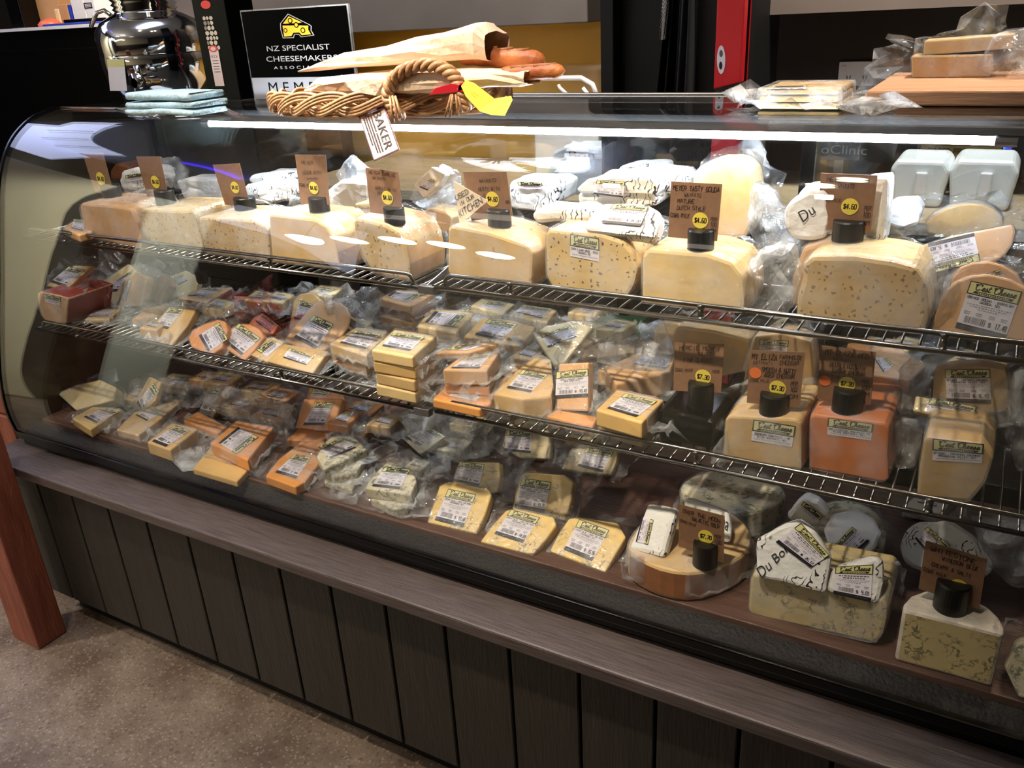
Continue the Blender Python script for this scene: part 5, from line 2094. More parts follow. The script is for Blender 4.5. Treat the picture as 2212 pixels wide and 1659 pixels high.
pack('pale slab with a label flat between the buff block and its card', [(766, 440), (800, 438), (832, 442), (830, 470), (778, 466)], py(1.37), .05, 'cream', group='small packs on the upper racks', lab=[(770, 446), (812, 446), (812, 466), (772, 464)])
paper_pack('box-shaped printed parcel just right of the tagged price card', [(1100, 396), (1106, 388), (1192, 390), (1208, 402), (1204, 440), (1160, 458), (1104, 450)], py(1.45), .09, group=WR, lab=[(1120, 392), (1172, 394), (1174, 408), (1122, 406)], kind='short', amp=.004)
paper_pack('flat printed parcel lying beside the labelled parcel on the cumin block', [(1146, 462), (1162, 450), (1270, 452), (1288, 466), (1270, 480), (1160, 482)], py(1.33), .07, group=WR)
paper_pack('printed parcel in the tall pile, bottommost', [(1248, 424), (1254, 412), (1400, 412), (1424, 430), (1418, 448), (1256, 450)], py(1.42), .10, group=WR)
paper_pack('printed parcel in the tall pile, topmost at the front, with a dark label strip', [(1247, 408), (1270, 388), (1330, 380), (1410, 384), (1425, 400), (1420, 420), (1252, 418)], py(1.41), .10, group=WR,
           lab=[(1292, 388), (1352, 392), (1348, 426), (1284, 418)], price='4.05')
paper_pack('white parcel peaking above the tall parcel pile', [(1322, 380), (1340, 360), (1372, 354), (1432, 357), (1430, 374), (1400, 384)], py(1.52), .07, group=WR, lab=[(1356, 360), (1400, 360), (1400, 380), (1356, 382)], kind='short')
paper_pack('white parcel with a dark strip behind the tall price card', [(1372, 372), (1400, 364), (1468, 374), (1486, 394), (1482, 412), (1440, 420), (1400, 410)], py(1.47), .08, group=WR)
paper_pack('printed parcel with a yellow-topped label resting on the cumin block', [(1257, 492), (1278, 456), (1305, 437), (1400, 440), (1428, 456), (1430, 478), (1412, 514), (1270, 500)], Pl(py(1.25).hit((1330, 505)), (0, -1, .75)), .035, group=WR,
           lab=[(1326, 443), (1402, 448), (1384, 490), (1300, 482)], price='8.20', amp=.004, text=('tion', [(1388, 450), (1396, 470), (1392, 496), (1384, 476)]))
pack('golden half wheel standing on edge behind the tall price card', [(1494, 500), (1495, 400), (1502, 372), (1520, 355), (1548, 347), (1580, 346), (1605, 353), (1622, 372), (1628, 400), (1626, 480), (1610, 514), (1500, 512)],
     py(1.44), .07, 'gold', group=WHL, name='cheese_block', side='cream', bev=.006, fringe=.02)
bagclump('big crumpled bag beside the upright golden half wheel', [(1622, 410), (1640, 388), (1672, 410), (1690, 450), (1735, 460), (1745, 500), (1722, 560), (1640, 560), (1620, 500)], py(1.40), .09, group='crumpled bags on the upper racks', seed=15)
bagclump('crumpled bag sagging over the front guard rail beside the flecked block', [(1618, 560), (1650, 530), (1720, 520), (1735, 580), (1716, 660), (1690, 690), (1620, 670), (1612, 610)], py(1.29), .06, group='crumpled bags on the upper racks', seed=16)
paper_pack('white printed wedge to the near side of the largest card, engraved drawing', [(1868, 384), (1922, 381), (1918, 440), (1908, 545), (1868, 545)], py(1.36), .07, group=WR)
paper_pack('rounded white printed wheel behind the largest price card', [(1696, 450), (1712, 425), (1745, 410), (1790, 408), (1800, 470), (1790, 520), (1712, 520), (1694, 490)], py(1.34), .08, group=WR, mat='plainpaper',
           text=('Du', [(1724, 458), (1752, 440), (1764, 458), (1736, 480)]))
paper_pack('white printed parcel between the largest card and the half-moons', [(1912, 452), (1925, 444), (1975, 444), (1990, 462), (1984, 484), (1950, 494), (1914, 486)], py(1.45), .08, group=WR, mat='plainpaper')
bagclump('crumpled bag between the largest flecked block and the half-moons', [(1985, 590), (2010, 560), (2052, 545), (2068, 580), (2040, 640), (2012, 690), (2000, 660)], py(1.27), .04, group='crumpled bags on the upper racks', seed=17)
root = empty('paper_notice', py(1.6).hit((205, 335)), 'small white notice with a triangle mark at the far end of the cabinet', 'notice')
mb = MB()
nq = [py(1.6).hit(q) for q in ((163, 305), (224, 298), (232, 336), (176, 346))]
mb.prism(nq, (0, -1, 0), .001)
mb.box((nq[3].x + .03, 1.6, Z2 - .001), (nq[3].x + .045, 1.602, nq[3].z + .01))
mb.obj('sheet', 'plainpaper', root)
pr = Print(1.8)
pr.poly([(.44, .8), (.64, .8), (.54, .6)], 0)
pr.rect(.3, .55, .5, .6, 0)
pr.rect(.6, .55, .82, .6, 0)
pr.place(nq, (0, -1, 0), 'notice_print', ['lgrey'], root)
# parcels added on the bench in place of a reflection in the back doors
for i, (x0, y0, x1, y1, lb_) in enumerate(((1190, 318, 1330, 345, 'blue-white stand-in for a reflected parcel, topmost of the bench pile nearest the food cover'), (1180, 345, 1340, 372, 'blue-white stand-in for a reflected parcel, lower one of the bench pile nearest the food cover'),
                                           (1350, 322, 1520, 372, 'blue-white stand-in for a reflected parcel with a yellow label in the middle of the bench'), (1530, 300, 1600, 365, 'blue-white stand-in for a reflected parcel on the bench nearest the cutting board'))):
    if i:
        y1 = topx(V((py(2.44).hit(((x0 + x1) / 2, y1)).x, 2.44 , BZ)))[1]
    paper_pack(lb_, [(x0, y1), (x0 + 6, y0 + 8), (x0 + 30, y0), (x1 - 20, y0), (x1, y0 + 12), (x1 - 4, y1)], py(2.42 + .04 * (i % 2)), .14, group='stand-ins for reflected parcels', mat='reflpaper',
               text=('Bon', [(x0 + 40, y0 + 8), (x0 + 95, y0 + 8), (x0 + 95, y0 + 24), (x0 + 40, y0 + 24)]) if i in (0, 2) else None)

# ---------------------------------------------------- lower racks
LP = 'vacuum packs heaped on the lower racks'
D = lambda h: pz(Z1 + h)
SL = []


def flat(label, face, h, t, mat, lab=None, **k):
    k.setdefault('group', LP)
    return pack(label, face, pz(Z1 + h), t, mat, lab, **k)


def tilted(label, face, foot, tilt, az, t, mat, lab=None, z=None, **k):
    k.setdefault('group', LP)
    return pack(label, face, lean(foot, Z1 + .002 if z is None else z, tilt, az), t, mat, lab, **k)


pack('thick peach block with a red wax side at the far end of the lower rack', [(81, 636), (86, 630), (128, 638), (148, 645), (143, 698), (106, 702), (90, 682), (82, 655)], fr((125, 700), Z1, 1.17), .13, 'peach', lab=[(95, 634), (131, 641), (131, 661), (99, 652)],
     kind='short', group=LP, side='redwax', name='cheese_block', detail=1)
tilted('cream slab resting slanted on the thick peach block', [(98, 617), (160, 573), (198, 574), (140, 628)], (120, 624), 52, -12, .014, 'cream', [(150, 576), (184, 584), (140, 620), (109, 609)], z=Z1 + .068, fringe=.045)
tilted('labelled pale pack leaning beyond the thick peach block', [(222, 640), (232, 600), (276, 570), (295, 588), (248, 662)], (238, 655), 62, 10, .02, 'pale', [(262, 600), (288, 582), (252, 630), (222, 626)], fringe=.04)
tilted('narrow pinkish pack leaning beside the brown pack', [(258, 662), (262, 610), (296, 590), (318, 600), (302, 662)], (280, 662), 66, 0, .025, 'peach', [(262, 636), (276, 604), (286, 608), (272, 652)], fringe=.03)
tilted('dark reddish-brown pack leaning at the back of the lower rack', [(318, 655), (322, 612), (350, 594), (364, 618), (346, 656)], (334, 655), 66, 0, .03, 'brownrind', fringe=.05)
tilted('pale wedge pack under the brown stopper-like object', [(352, 640), (362, 598), (400, 584), (430, 602), (420, 640)], (385, 642), 60, 10, .02, 'pale', [(376, 600), (396, 592), (406, 606), (386, 616)], fringe=.05)
flat('thin cream slab in front of the pale leaning pack', [(182, 690), (224, 660), (268, 660), (236, 690)], .014, .010, 'cream', [(213, 664), (256, 664), (233, 684), (188, 686)], fringe=.05)
flat('tan slab with bare top beside the thin cream slab', [(284, 690), (312, 668), (362, 655), (342, 682)], .022, .018, 'tan')
flat('brown-sided slab with a pale label below the guard rail shadow', [(384, 643), (437, 622), (502, 621), (446, 652)], .032, .024, 'tan', [(448, 622), (480, 626), (440, 641), (404, 640)], side='brownrind')
tilted('orange slab with a long white label, first of the leaning front row', [(308, 730), (332, 700), (366, 662), (424, 667), (404, 704), (368, 748)], (338, 738), 34, 0, .018, 'gold', [(366, 666), (398, 668), (362, 712), (336, 705)], fringe=.035)
tilted('rounded orange pack crossed by a film seam', [(406, 730), (416, 712), (440, 700), (470, 690), (486, 694), (492, 712), (478, 752), (455, 768), (414, 750)], (436, 758), 40, -5, .02, 'orange', [(474, 697), (493, 733), (450, 761), (430, 725)], fringe=.03)
tilted('rounded orange pack with a slanted dark label strip', [(466, 740), (488, 715), (517, 699), (540, 700), (562, 712), (570, 728), (548, 758), (528, 779)], (498, 762), 40, -5, .02, 'orange', [(517, 699), (563, 731), (522, 768), (480, 734)], fringe=.03)
tilted('pack in pink film with an angled label behind the rounded orange packs', [(489, 668), (504, 638), (545, 641), (558, 654), (520, 690)], (506, 682), 46, 0, .02, 'cream', [(536, 646), (513, 680), (491, 660), (503, 641)], film='redfilm', fringe=.05)
tilted('pack in pink film tucked behind the tall arched orange cheese', [(536, 700), (548, 685), (566, 676), (600, 702), (588, 722), (552, 718)], (560, 722), 44, 0, .02, 'cream', [(566, 677), (598, 701), (584, 718), (552, 694)], film='redfilm', fringe=.06)
tilted('yellow rounded slab leaning behind the tall arched orange cheese', [(622, 722), (634, 650), (648, 634), (676, 632), (694, 650), (672, 700), (650, 726)], (636, 724), 58, 0, .022, 'gold', [(647, 649), (676, 658), (668, 694), (636, 690)])
tilted('low golden pack with a label turned sideways', [(540, 766), (550, 748), (566, 732), (590, 728), (612, 738), (606, 756), (576, 783)], (558, 776), 30, 0, .022, 'gold', [(554, 756), (587, 734), (607, 745), (577, 771)], kind='short', detail=1)
tilted('tall arched orange cheese with a dark rim and upright label', [(612, 736), (636, 706), (664, 671), (679, 657), (694, 650), (712, 648), (732, 652), (748, 664), (757, 684), (752, 706), (735, 728), (712, 750), (684, 768)], (650, 756), 50, -4, .025, 'peach',
       [(679, 681), (721, 701), (683, 755), (635, 729)], side='blackwax', fringe=.03)
tilted('broad orange slab sliding over the rail under the arched cheese', [(577, 781), (613, 742), (709, 758), (674, 807)], (625, 795), 30, 0, .016, 'gold', [(625, 752), (679, 771), (661, 789), (612, 773)], fringe=.03)
flat('labelled slab on top of the short pile between arched cheese and square stack', [(712, 742), (770, 706), (838, 716), (792, 768)], .058, .026, 'buff', [(768, 715), (824, 723), (788, 755), (734, 741)])
flat('bare slab under the labelled one in the short pile', [(716, 762), (772, 724), (836, 736), (790, 790)], .030, .026, 'tan')


def pile(labels, face, h, n, t, mats, lab, dx=3, **k):
    """slabs stacked flat; the photo outline belongs to the topmost"""
    for i in range(n):
        o_ = random.Random(int(face[0][0]) + i)
        f2 = [(x + o_.uniform(-dx, dx), y + o_.uniform(-dx, dx)) for x, y in face] if i else face
        W = [pz(Z1 + h).hit(q) for q in f2]
        plz = pz(Z1 + h - i * (t + .0015))
        # move the outline straight down with the stack
        fpx = [topx(V((w.x, w.y, plz.p.z))) for w in W]
        pack(labels[i], fpx, plz, t, mats[i % len(mats)], lab if i == 0 else None, **dict(dict(group=LP), **k))


pile(['labelled square slab on top of the square stack', 'square slab second from top of the square stack', 'square slab third from top of the square stack', 'square slab at the bottom of the square stack'],
     [(855, 709), (943, 725), (891, 772), (802, 756)], .100, 4, .0225, ['cream', 'gold', 'buff'], [(850, 719), (918, 729), (885, 759), (825, 748)], fringe=.03)
pile(['labelled slab on top of the far square stack under the bracket', 'second slab of the far square stack under the bracket', 'third slab of the far square stack under the bracket', 'fourth slab of the far square stack under the bracket'],
     [(818, 644), (856, 627), (938, 633), (888, 662)], .085, 4, .018, ['tan', 'brownrind', 'tan', 'peach'], [(920, 636), (877, 653), (838, 640), (850, 630)])
flat('thick square slab with sideways label beyond the square stack', [(931, 667), (1024, 675), (984, 718), (901, 704)], .052, .036, 'cream', [(1007, 680), (977, 707), (917, 697), (940, 673)])
flat('brightly lit pale slab under the upper rack edge', [(1016, 660), (1040, 645), (1112, 656), (1088, 680)], .060, .022, 'pale', [(1052, 651), (1096, 656), (1080, 670), (1034, 664)], kind='short')
flat('pale slab with only its label top showing behind the wide labelled slab', [(984, 672), (1008, 662), (1064, 670), (1046, 694), (1000, 690)], .045, .02, 'pale', [(1009, 666), (1057, 676), (1046, 694), (998, 684)], kind='short')
tilted('wide labelled slab beyond the thick square one', [(1000, 728), (1042, 686), (1100, 690), (1158, 706), (1122, 750), (1060, 738)], (1050, 738), 16, 10, .02, 'buff', [(1056, 691), (1118, 701), (1082, 737), (1026, 724)], fringe=.05, z=Z1 + .04)
flat('yellow-lit slab with a bluish label under the upper rack', [(1098, 681), (1130, 658), (1202, 671), (1182, 697)], .060, .030, 'cream', [(1132, 660), (1192, 668), (1170, 689), (1113, 675)])
tilted('thin tan slab on top of the leaning pile by the bracket', [(942, 762), (998, 738), (1078, 742), (1012, 762)], (980, 762), 8, 0, .014, 'peach', [(962, 756), (1000, 744), (1050, 745), (1010, 757)], z=Z1 + .085, kind='short')
flat('orange slab with a shaded label, second in the leaning pile by the bracket', [(956, 799), (1000, 766), (1080, 760), (1052, 801)], .075, .03, 'peach', [(1007, 774), (1064, 764), (1034, 797), (974, 796)], fringe=.03)
flat('bare orange slab, third in the leaning pile by the bracket', [(960, 830), (1000, 796), (1076, 790), (1056, 836)], .042, .018, 'orange')
flat('wide orange slab at the bottom of the leaning pile by the bracket', [(934, 862), (968, 828), (1072, 838), (1060, 872), (1036, 884)], .022, .018, 'orange', [(984, 838), (1040, 844), (1030, 868), (970, 856)], kind='short', detail=0)
tilted('long tan bar standing on edge beside the leaning pile', [(1056, 846), (1120, 784), (1138, 792), (1068, 858)], (1060, 856), 30, 20, .03, 'tan')
flat('big golden slab with a white label in the middle of the lower rack', [(1066, 850), (1120, 796), (1166, 765), (1190, 778), (1196, 832), (1190, 856), (1130, 862)], .045, .040, 'gold', [(1130, 800), (1184, 811), (1146, 849), (1094, 839)], fringe=.03)
tilted('upright orange pack with a clear white label', [(1207, 786), (1271, 783), (1270, 888), (1201, 886)], (1236, 888), 68, -4, .022, 'peach', [(1203, 804), (1271, 797), (1271, 857), (1200, 861)], price='10.42', detail=2, title=('APPLE CHEDDAR SMOKED', 'AGED COWS MILK'), z=Z1 + .02, fringe=.03)
flat('golden slab lying under the upright orange pack', [(1180, 898), (1202, 884), (1292, 900), (1280, 922)], .020, .018, 'orange')
tilted('wedge with an angled label behind the upright orange pack', [(1152, 722), (1175, 706), (1236, 692), (1282, 706), (1216, 786), (1196, 790)], (1200, 790), 42, 18, .02, 'pale', [(1168, 723), (1231, 704), (1246, 728), (1184, 751)], z=Z1 + .02, fringe=.04)
tilted('bright yellow-edged wedge behind the angled wedge', [(1236, 692), (1282, 694), (1362, 728), (1290, 738), (1250, 716)], (1290, 742), 30, 0, .02, 'pale', z=Z1 + .03, fringe=.04)
tilted('long bare tan bar in film behind the double stack', [(1216, 768), (1292, 741), (1372, 746), (1368, 762), (1300, 772)], (1290, 776), 24, 0, .025, 'buff', z=Z1 + .02, fringe=.05)
flat('slab with a greyed label beside the first price card of the lower rack', [(1306, 792), (1392, 756), (1460, 764), (1448, 802), (1330, 830)], .06, .045, 'tan', [(1396, 761), (1454, 769), (1438, 798), (1368, 788)], fringe=.04)
flat('slab with an edge-on label behind the greyed label slab', [(1290, 800), (1322, 780), (1354, 784), (1342, 806)], .045, .03, 'tan', [(1296, 798), (1322, 784), (1350, 786), (1336, 802)], kind='short', detail=0)
flat('front slab whose label is streaked with reflections', [(1287, 885), (1333, 841), (1434, 863), (1387, 913)], .062, .030, 'gold', [(1351, 851), (1419, 868), (1374, 902), (1311, 883)], fringe=.03)
flat('bare slab under the reflection-streaked front slab', [(1292, 912), (1336, 870), (1432, 892), (1388, 940)], .028, .024, 'buff')
BL_ = fr((1475, 968), Z1, 1.175)
pack('black-waxed cheese block with streaked highlights', [(1418, 884), (1542, 913), (1537, 981), (1413, 956)], BL_, .16, 'blackwax', group='display blocks on the lower rack', name='cheese_block', film=None, bev=.010)
pack('pale cream display block with a short label on the lower rack', [(1566, 906), (1576, 898), (1722, 906), (1731, 914), (1732, 1016), (1562, 996)], fr((1647, 1006), Z1, 1.175), .14, 'buff', lab=[(1629, 906), (1719, 920), (1711, 965), (1623, 951)], kind='short',
     title=('EDENDORN (RAW MILK) - MT', 'ELIZA (KATIKATI, NZ)'), group='display blocks on the lower rack', name='cheese_block', bev=.008, fringe=.03)
pack('deep orange display block with a short label on the lower rack', [(1749, 900), (1758, 896), (1912, 914), (1921, 925), (1917, 980), (1920, 1035), (1908, 1042), (1748, 1012)], fr((1830, 1027), Z1, 1.175), .15, 'deep', lab=[(1790, 902), (1886, 915), (1882, 951), (1787, 938)], kind='short',
     title=('RED LEICESTER (RAW MILK)- MT', 'ELIZA (KATIKATI, NZ)'), group='display blocks on the lower rack', name='cheese_block', bev=.008, fringe=.03)
pack('tan display block with a short label nearest the end of the lower rack', [(1995, 952), (2004, 944), (2120, 958), (2146, 992), (2130, 1040), (2094, 1084), (1980, 1072), (1986, 1010)], fr((2040, 1078), Z1, 1.175), .13, 'buff', lab=[(2016, 947), (2125, 959), (2121, 1000), (2014, 994)], kind='short',
     title=('EPISODE - CARTWHEEL CREAMERY', '(POHANGINA VALLEY, NZ)'), group='display blocks on the lower rack', name='cheese_block', bev=.007, fringe=.04)
pack('tan arched block with a full label behind the end display block', [(2012, 900), (2018, 806), (2030, 797), (2074, 791), (2120, 790), (2172, 799), (2180, 820), (2180, 890)], py(1.32), .03, 'buff', lab=[(2042, 798), (2138, 797), (2141, 872), (2045, 868)],
     title=('EPISODE - CARTWHEEL CREAMERY', '(POHANGINA VALLEY, NZ)'), price='8.10', detail=2, group=LP, fringe=.04)
tilted('pale slab slanted over the end display block, label edge-on', [(1972, 888), (1978, 854), (2112, 880), (2136, 906), (2106, 914)], (2040, 900), 42, 0, .014, 'pale', [(2013, 859), (2110, 880), (2101, 906), (1995, 888)], z=Z1 + .085, kind='short', detail=1)
flat('orange slab with a pale-blue label behind the deep orange block card', [(1868, 806), (1880, 750), (1932, 744), (2000, 790), (1966, 822)], .065, .03, 'peach', [(1912, 772), (1932, 790), (1908, 806), (1888, 776)], side='deep', kind='full', detail=0)
flat('orange slab with a torn-looking film flap and a dark label strip', [(1892, 852), (1925, 838), (1972, 858), (1940, 892), (1900, 884)], .04, .03, 'tan', [(1912, 842), (1960, 857), (1932, 883), (1900, 868)], fringe=.04)
flat('slab with a bluish-white label seen between the rack wires', [(1830, 742), (1880, 728), (1962, 738), (1936, 764), (1860, 764)], .06, .025, 'orange', [(1850, 740), (1900, 732), (1950, 742), (1930, 760)])
bagclump('crumpled bag behind the arched block on the lower rack', [(1940, 800), (1968, 772), (2010, 790), (2012, 870), (1968, 876), (1940, 850)], py(1.36), .05, group='crumpled bags on the lower racks', seed=21)
bagclump('crumpled bag at the near end of the lower rack', [(2176, 850), (2192, 790), (2240, 800), (2250, 1000), (2200, 1020), (2170, 940)], py(1.30), .06, group='crumpled bags on the lower racks', seed=22)
bagclump('crumpled bag between the stopper and the brown pack', [(230, 592), (300, 566), (352, 588), (388, 600), (372, 640), (300, 650), (250, 640)], py(1.46), .05, group='crumpled bags on the lower racks', seed=23)
bagclump('bright crumpled film before the far square stack', [(762, 640), (782, 618), (815, 620), (822, 650), (808, 690), (784, 700), (762, 676)], py(1.42), .05, group='crumpled bags on the lower racks', seed=24)
bagclump('crumpled film by the deep orange display block', [(1925, 920), (1950, 900), (1990, 905), (1992, 960), (1975, 1010), (1935, 1010)], py(1.27), .04, group='crumpled bags on the lower racks', seed=25)
bagclump('crumpled bag between the cream and black blocks', [(1540, 970), (1570, 930), (1580, 985), (1560, 1010), (1534, 1000)], py(1.19), .03, group='crumpled bags on the lower racks', seed=26)
mb = MB()
c_ = lean((437, 606), Z1 + .12, 60).hit((437, 603))
mb.lathe([(.0, 0), (.012, .001), (.014, .01), (.014, .028), (.0, .03)], (c_.x, c_.y, c_.z - .01), 20)
tag(mb.obj('stopper', 'rubber', loc=(c_.x, c_.y, c_.z - .01)), 'black rubber stopper among the packs under the upper rack', 'stopper')
pack('pale cheese block behind the first price card of the lower rack', [(1452, 790), (1455, 722), (1464, 706), (1540, 716), (1618, 736), (1620, 800), (1560, 812)], py(1.42), .06, 'buff', group=LP, name='cheese_block', fringe=.04)
pack('cheese block with a half-hidden label behind the farmhouse cheddar card', [(1600, 862), (1618, 762), (1630, 726), (1692, 720), (1752, 738), (1758, 800), (1752, 870)], py(1.38), .05, 'buff', lab=[(1642, 732), (1704, 736), (1700, 760), (1640, 756)], kind='short', group=LP, name='cheese_block')
flat('stack of yellow cheese slices seen between the wires', [(1412, 716), (1424, 692), (1486, 698), (1478, 724)], .09, .06, 'gold')
mb = MB()
W = [py(1.60).hit(q) for q in ((1270, 694), (1382, 700), (1384, 736), (1272, 730))]
mb.prism(W, (0, -1, 0), .05)
tag(mb.obj('green_carton', mp('green_carton', (40, 84, 52), .4), loc=W[0]), 'dark green carton at the back of the lower rack', 'carton')
# loose extra packs further back on the lower racks
ex = [((560, 640), 34, 22, .05, 'cream', 'pale pack at the back of the lower rack beside the pink film'), ((700, 628), 40, 20, .05, 'pale', 'pale labelled pack at the back edge of the lower rack'),
      ((770, 700), 34, 24, .04, 'pale', 'pale pack in bright film between arched cheese and far stack'), ((1270, 668), 44, 22, .05, 'cream', 'cream pack at the back of the lower rack beside the green carton'),
      ((1700, 700), 46, 26, .05, 'pale', 'pale pack seen between the wires above the cheddar card'), ((1560, 880), 30, 20, .03, 'tan', 'tan pack wedged behind the black-waxed block')]
for (q, w_, h_, hz, mt_, lb_) in ex:
    flat(lb_, [(q[0] - w_, q[1] + h_ * .3), (q[0] - w_ * .2, q[1] - h_ * .6), (q[0] + w_, q[1] - h_ * .3), (q[0] + w_ * .4, q[1] + h_ * .7)], hz, .025, mt_,
         [(q[0] - w_ * .1, q[1] - h_ * .35), (q[0] + w_ * .6, q[1] - h_ * .15), (q[0] + w_ * .2, q[1] + h_ * .4), (q[0] - w_ * .5, q[1] + h_ * .15)], kind='short', detail=0)

# ---------------------------------------------------- deck
DG = 'cheeses on the deck board'


def dflat(label, face, h, t, mat, lab=None, **k):
    k.setdefault('group', DG)
    return pack(label, face, pz(Z0 + h), t, mat, lab, **k)


def dtilt(label, face, foot, tilt, az, t, mat, lab=None, z=None, **k):
    k.setdefault('group', DG)
    return pack(label, face, lean(foot, Z0 + .002 if z is None else z, tilt, az), t, mat, lab, **k)


dtilt('thick unlabelled cream pack at the far end of the deck', [(124, 850), (166, 832), (215, 820), (250, 836), (246, 864), (164, 886)], (200, 884), 35, 0, .03, 'pale', fringe=.03, z=Z0 + .02)
dflat('cream pack with a white label at the far front of the deck', [(155, 903), (200, 878), (262, 884), (195, 928)], .026, .024, 'cream', [(227, 881), (257, 891), (207, 915), (181, 901)], fringe=.03)
dtilt('narrow cream pack standing behind the flat ones at the far deck', [(291, 869), (322, 813), (348, 826), (336, 866), (306, 892)], (298, 892), 56, 10, .018, 'buff', [(332, 827), (345, 846), (303, 888), (295, 870)], fringe=.03, z=Z0 + .01)
dflat('long golden pack lying under the narrow standing one', [(252, 928), (290, 890), (396, 861), (346, 905), (300, 940)], .022, .020, 'buff', [(335, 883), (352, 891), (317, 910), (292, 897)], fringe=.03)
dflat('thick golden pack with a bright label and shiny film at the deck edge', [(317, 955), (372, 913), (427, 927), (368, 972)], .034, .032, 'buff', [(378, 919), (410, 931), (358, 966), (328, 954)], fringe=.05)
dflat('bare orange wedge behind the shiny-film pack', [(396, 907), (428, 889), (490, 921), (470, 936)], .03, .02, 'orange')
dtilt('narrow upright pack with a tall label near the far deck', [(430, 890), (450, 834), (494, 838), (460, 902)], (444, 902), 60, 5, .02, 'buff', [(455, 839), (478, 840), (453, 896), (430, 889)], fringe=.03)
dflat('bright orange slab carrying two crossed labels', [(454, 957), (511, 909), (591, 923), (535, 994)], .050, .030, 'orange', [(558, 945), (511, 981), (472, 957), (515, 923)], fringe=.04)
dflat('orange slab in loose film under the one with two labels', [(416, 1012), (455, 966), (562, 985), (512, 1040)], .018, .016, 'gold', fringe=.05)
dtilt('orange pack leaning at the back with a clean upright label', [(637, 925), (656, 862), (740, 862), (718, 931)], (678, 932), 48, 0, .022, 'orange', [(681, 869), (722, 870), (700, 919), (655, 919)], z=Z0 + .025, fringe=.03)
dtilt('orange pack just behind the leaning orange one', [(660, 864), (668, 838), (738, 845), (745, 866)], (700, 880), 48, 0, .022, 'orange', [(676, 842), (716, 848), (700, 860), (672, 858)], z=Z0 + .045, kind='short', detail=0)
dflat('bare orange slab under the leaning orange pack', [(619, 950), (646, 924), (722, 931), (697, 954)], .022, .02, 'orange')
dflat('long orange wedge with a white label near the deck edge', [(573, 1028), (602, 992), (650, 954), (702, 955), (690, 1000), (660, 1040), (638, 1052)], .026, .022, 'orange', [(637, 982), (672, 989), (639, 1035), (594, 1021)], fringe=.03)
dflat('crumbly blue cheese wedge with an angled label, top of its pile', [(684, 985), (700, 958), (716, 942), (760, 942), (792, 970), (740, 996), (700, 1014)], .055, .020, 'bluepale', [(688, 966), (744, 947), (770, 968), (714, 991)], fringe=.04)
dflat('crumbly blue cheese wedge, middle of its pile', [(700, 1016), (714, 985), (760, 970), (790, 990), (770, 1020), (722, 1032)], .034, .016, 'bluepale', fringe=.03)
dflat('crumbly blue cheese wedge, bottom of its pile with a folded film corner', [(700, 1040), (716, 1008), (770, 996), (790, 1018), (760, 1058)], .017, .015, 'bluepale', fringe=.06)
dtilt('shadowed blue cheese wedge with a dull label behind the deck gap', [(866, 944), (926, 923), (962, 942), (930, 966), (908, 982)], (890, 968), 38, 0, .03, 'bluepale', [(929, 923), (959, 941), (907, 963), (873, 945)], fringe=.05, z=Z0 + .03)
dflat('blue cheese wedge with a bright label at the deck edge, top of two', [(788, 1054), (812, 1020), (838, 996), (868, 1004), (894, 1020), (900, 1040), (888, 1068)], .045, .024, 'bluepale', [(832, 1009), (887, 1015), (862, 1058), (803, 1051)], fringe=.04)
dflat('blue cheese wedge under the brightly labelled one', [(800, 1078), (822, 1046), (890, 1060), (880, 1096), (850, 1100)], .020, .018, 'bluepale', fringe=.06)
dtilt('square golden-blue pack with puckered film at the deck edge', [(923, 1128), (936, 1090), (949, 1050), (970, 1039), (1054, 1056), (1062, 1068), (1048, 1110), (1028, 1152)], (975, 1142), 26, 0, .022, 'gorg', [(969, 1057), (1028, 1069), (1001, 1140), (939, 1124)], price='10.58', detail=2, title=('CREAMY BLUE - OVER THE MOON', '(PUTARURU, NZ)'), fringe=.03)
dtilt('golden-blue pack standing behind the square puckered one', [(976, 1062), (980, 1030), (992, 997), (1078, 999), (1080, 1030), (1074, 1064)], (1030, 1080), 52, 0, .022, 'gorg', [(993, 997), (1047, 1004), (1035, 1051), (979, 1039)], title=('CREAMY BLUE - OVER THE MOON', '(PUTARURU, NZ)'), detail=2, z=Z0 + .005, fringe=.05)
dtilt('golden-blue pack with its label priced 14.59', [(1037, 1170), (1064, 1134), (1093, 1102), (1112, 1098), (1196, 1117), (1202, 1134), (1180, 1164), (1150, 1198)], (1092, 1186), 26, 0, .024, 'gorg', [(1105, 1101), (1166, 1119), (1130, 1174), (1068, 1154)], price='14.59', detail=2, title=('CREAMY BLUE - OVER THE MOON', '(PUTARURU, NZ)'), fringe=.03)
dtilt('tall golden-blue pack with its label priced 10.75', [(1106, 1102), (1114, 1064), (1126, 1028), (1138, 1020), (1218, 1026), (1238, 1043), (1232, 1084), (1220, 1124)], (1160, 1118), 50, 0, .024, 'gorg', [(1128, 1033), (1191, 1042), (1176, 1109), (1111, 1097)], price='10.75', detail=2, title=('CREAMY BLUE - OVER THE MOON', '(PUTARURU, NZ)'), z=Z0 + .004, fringe=.04)
dtilt('golden-blue pack with its label priced 15.96, nearest the big wheel', [(1187, 1190), (1206, 1154), (1228, 1120), (1250, 1116), (1334, 1129), (1352, 1160), (1330, 1196), (1307, 1236)], (1250, 1216), 26, 0, .024, 'gorg', [(1252, 1123), (1316, 1146), (1279, 1213), (1218, 1188)], price='15.96', detail=2, title=('CREAMY BLUE - OVER THE MOON', '(PUTARURU, NZ)'), fringe=.03)
dtilt('greenish blue-cheese slab behind the packs, label bottom dark', [(1212, 1014), (1222, 990), (1236, 966), (1336, 974), (1330, 1000), (1318, 1026)], (1264, 1030), 40, 0, .022, 'blue', [(1267, 967), (1326, 976), (1302, 1021), (1247, 1007)], z=Z0 + .004, detail=2, title=('CREAMY BLUE - OVER THE MOON', '(PUTARURU, NZ)'), fringe=.04)
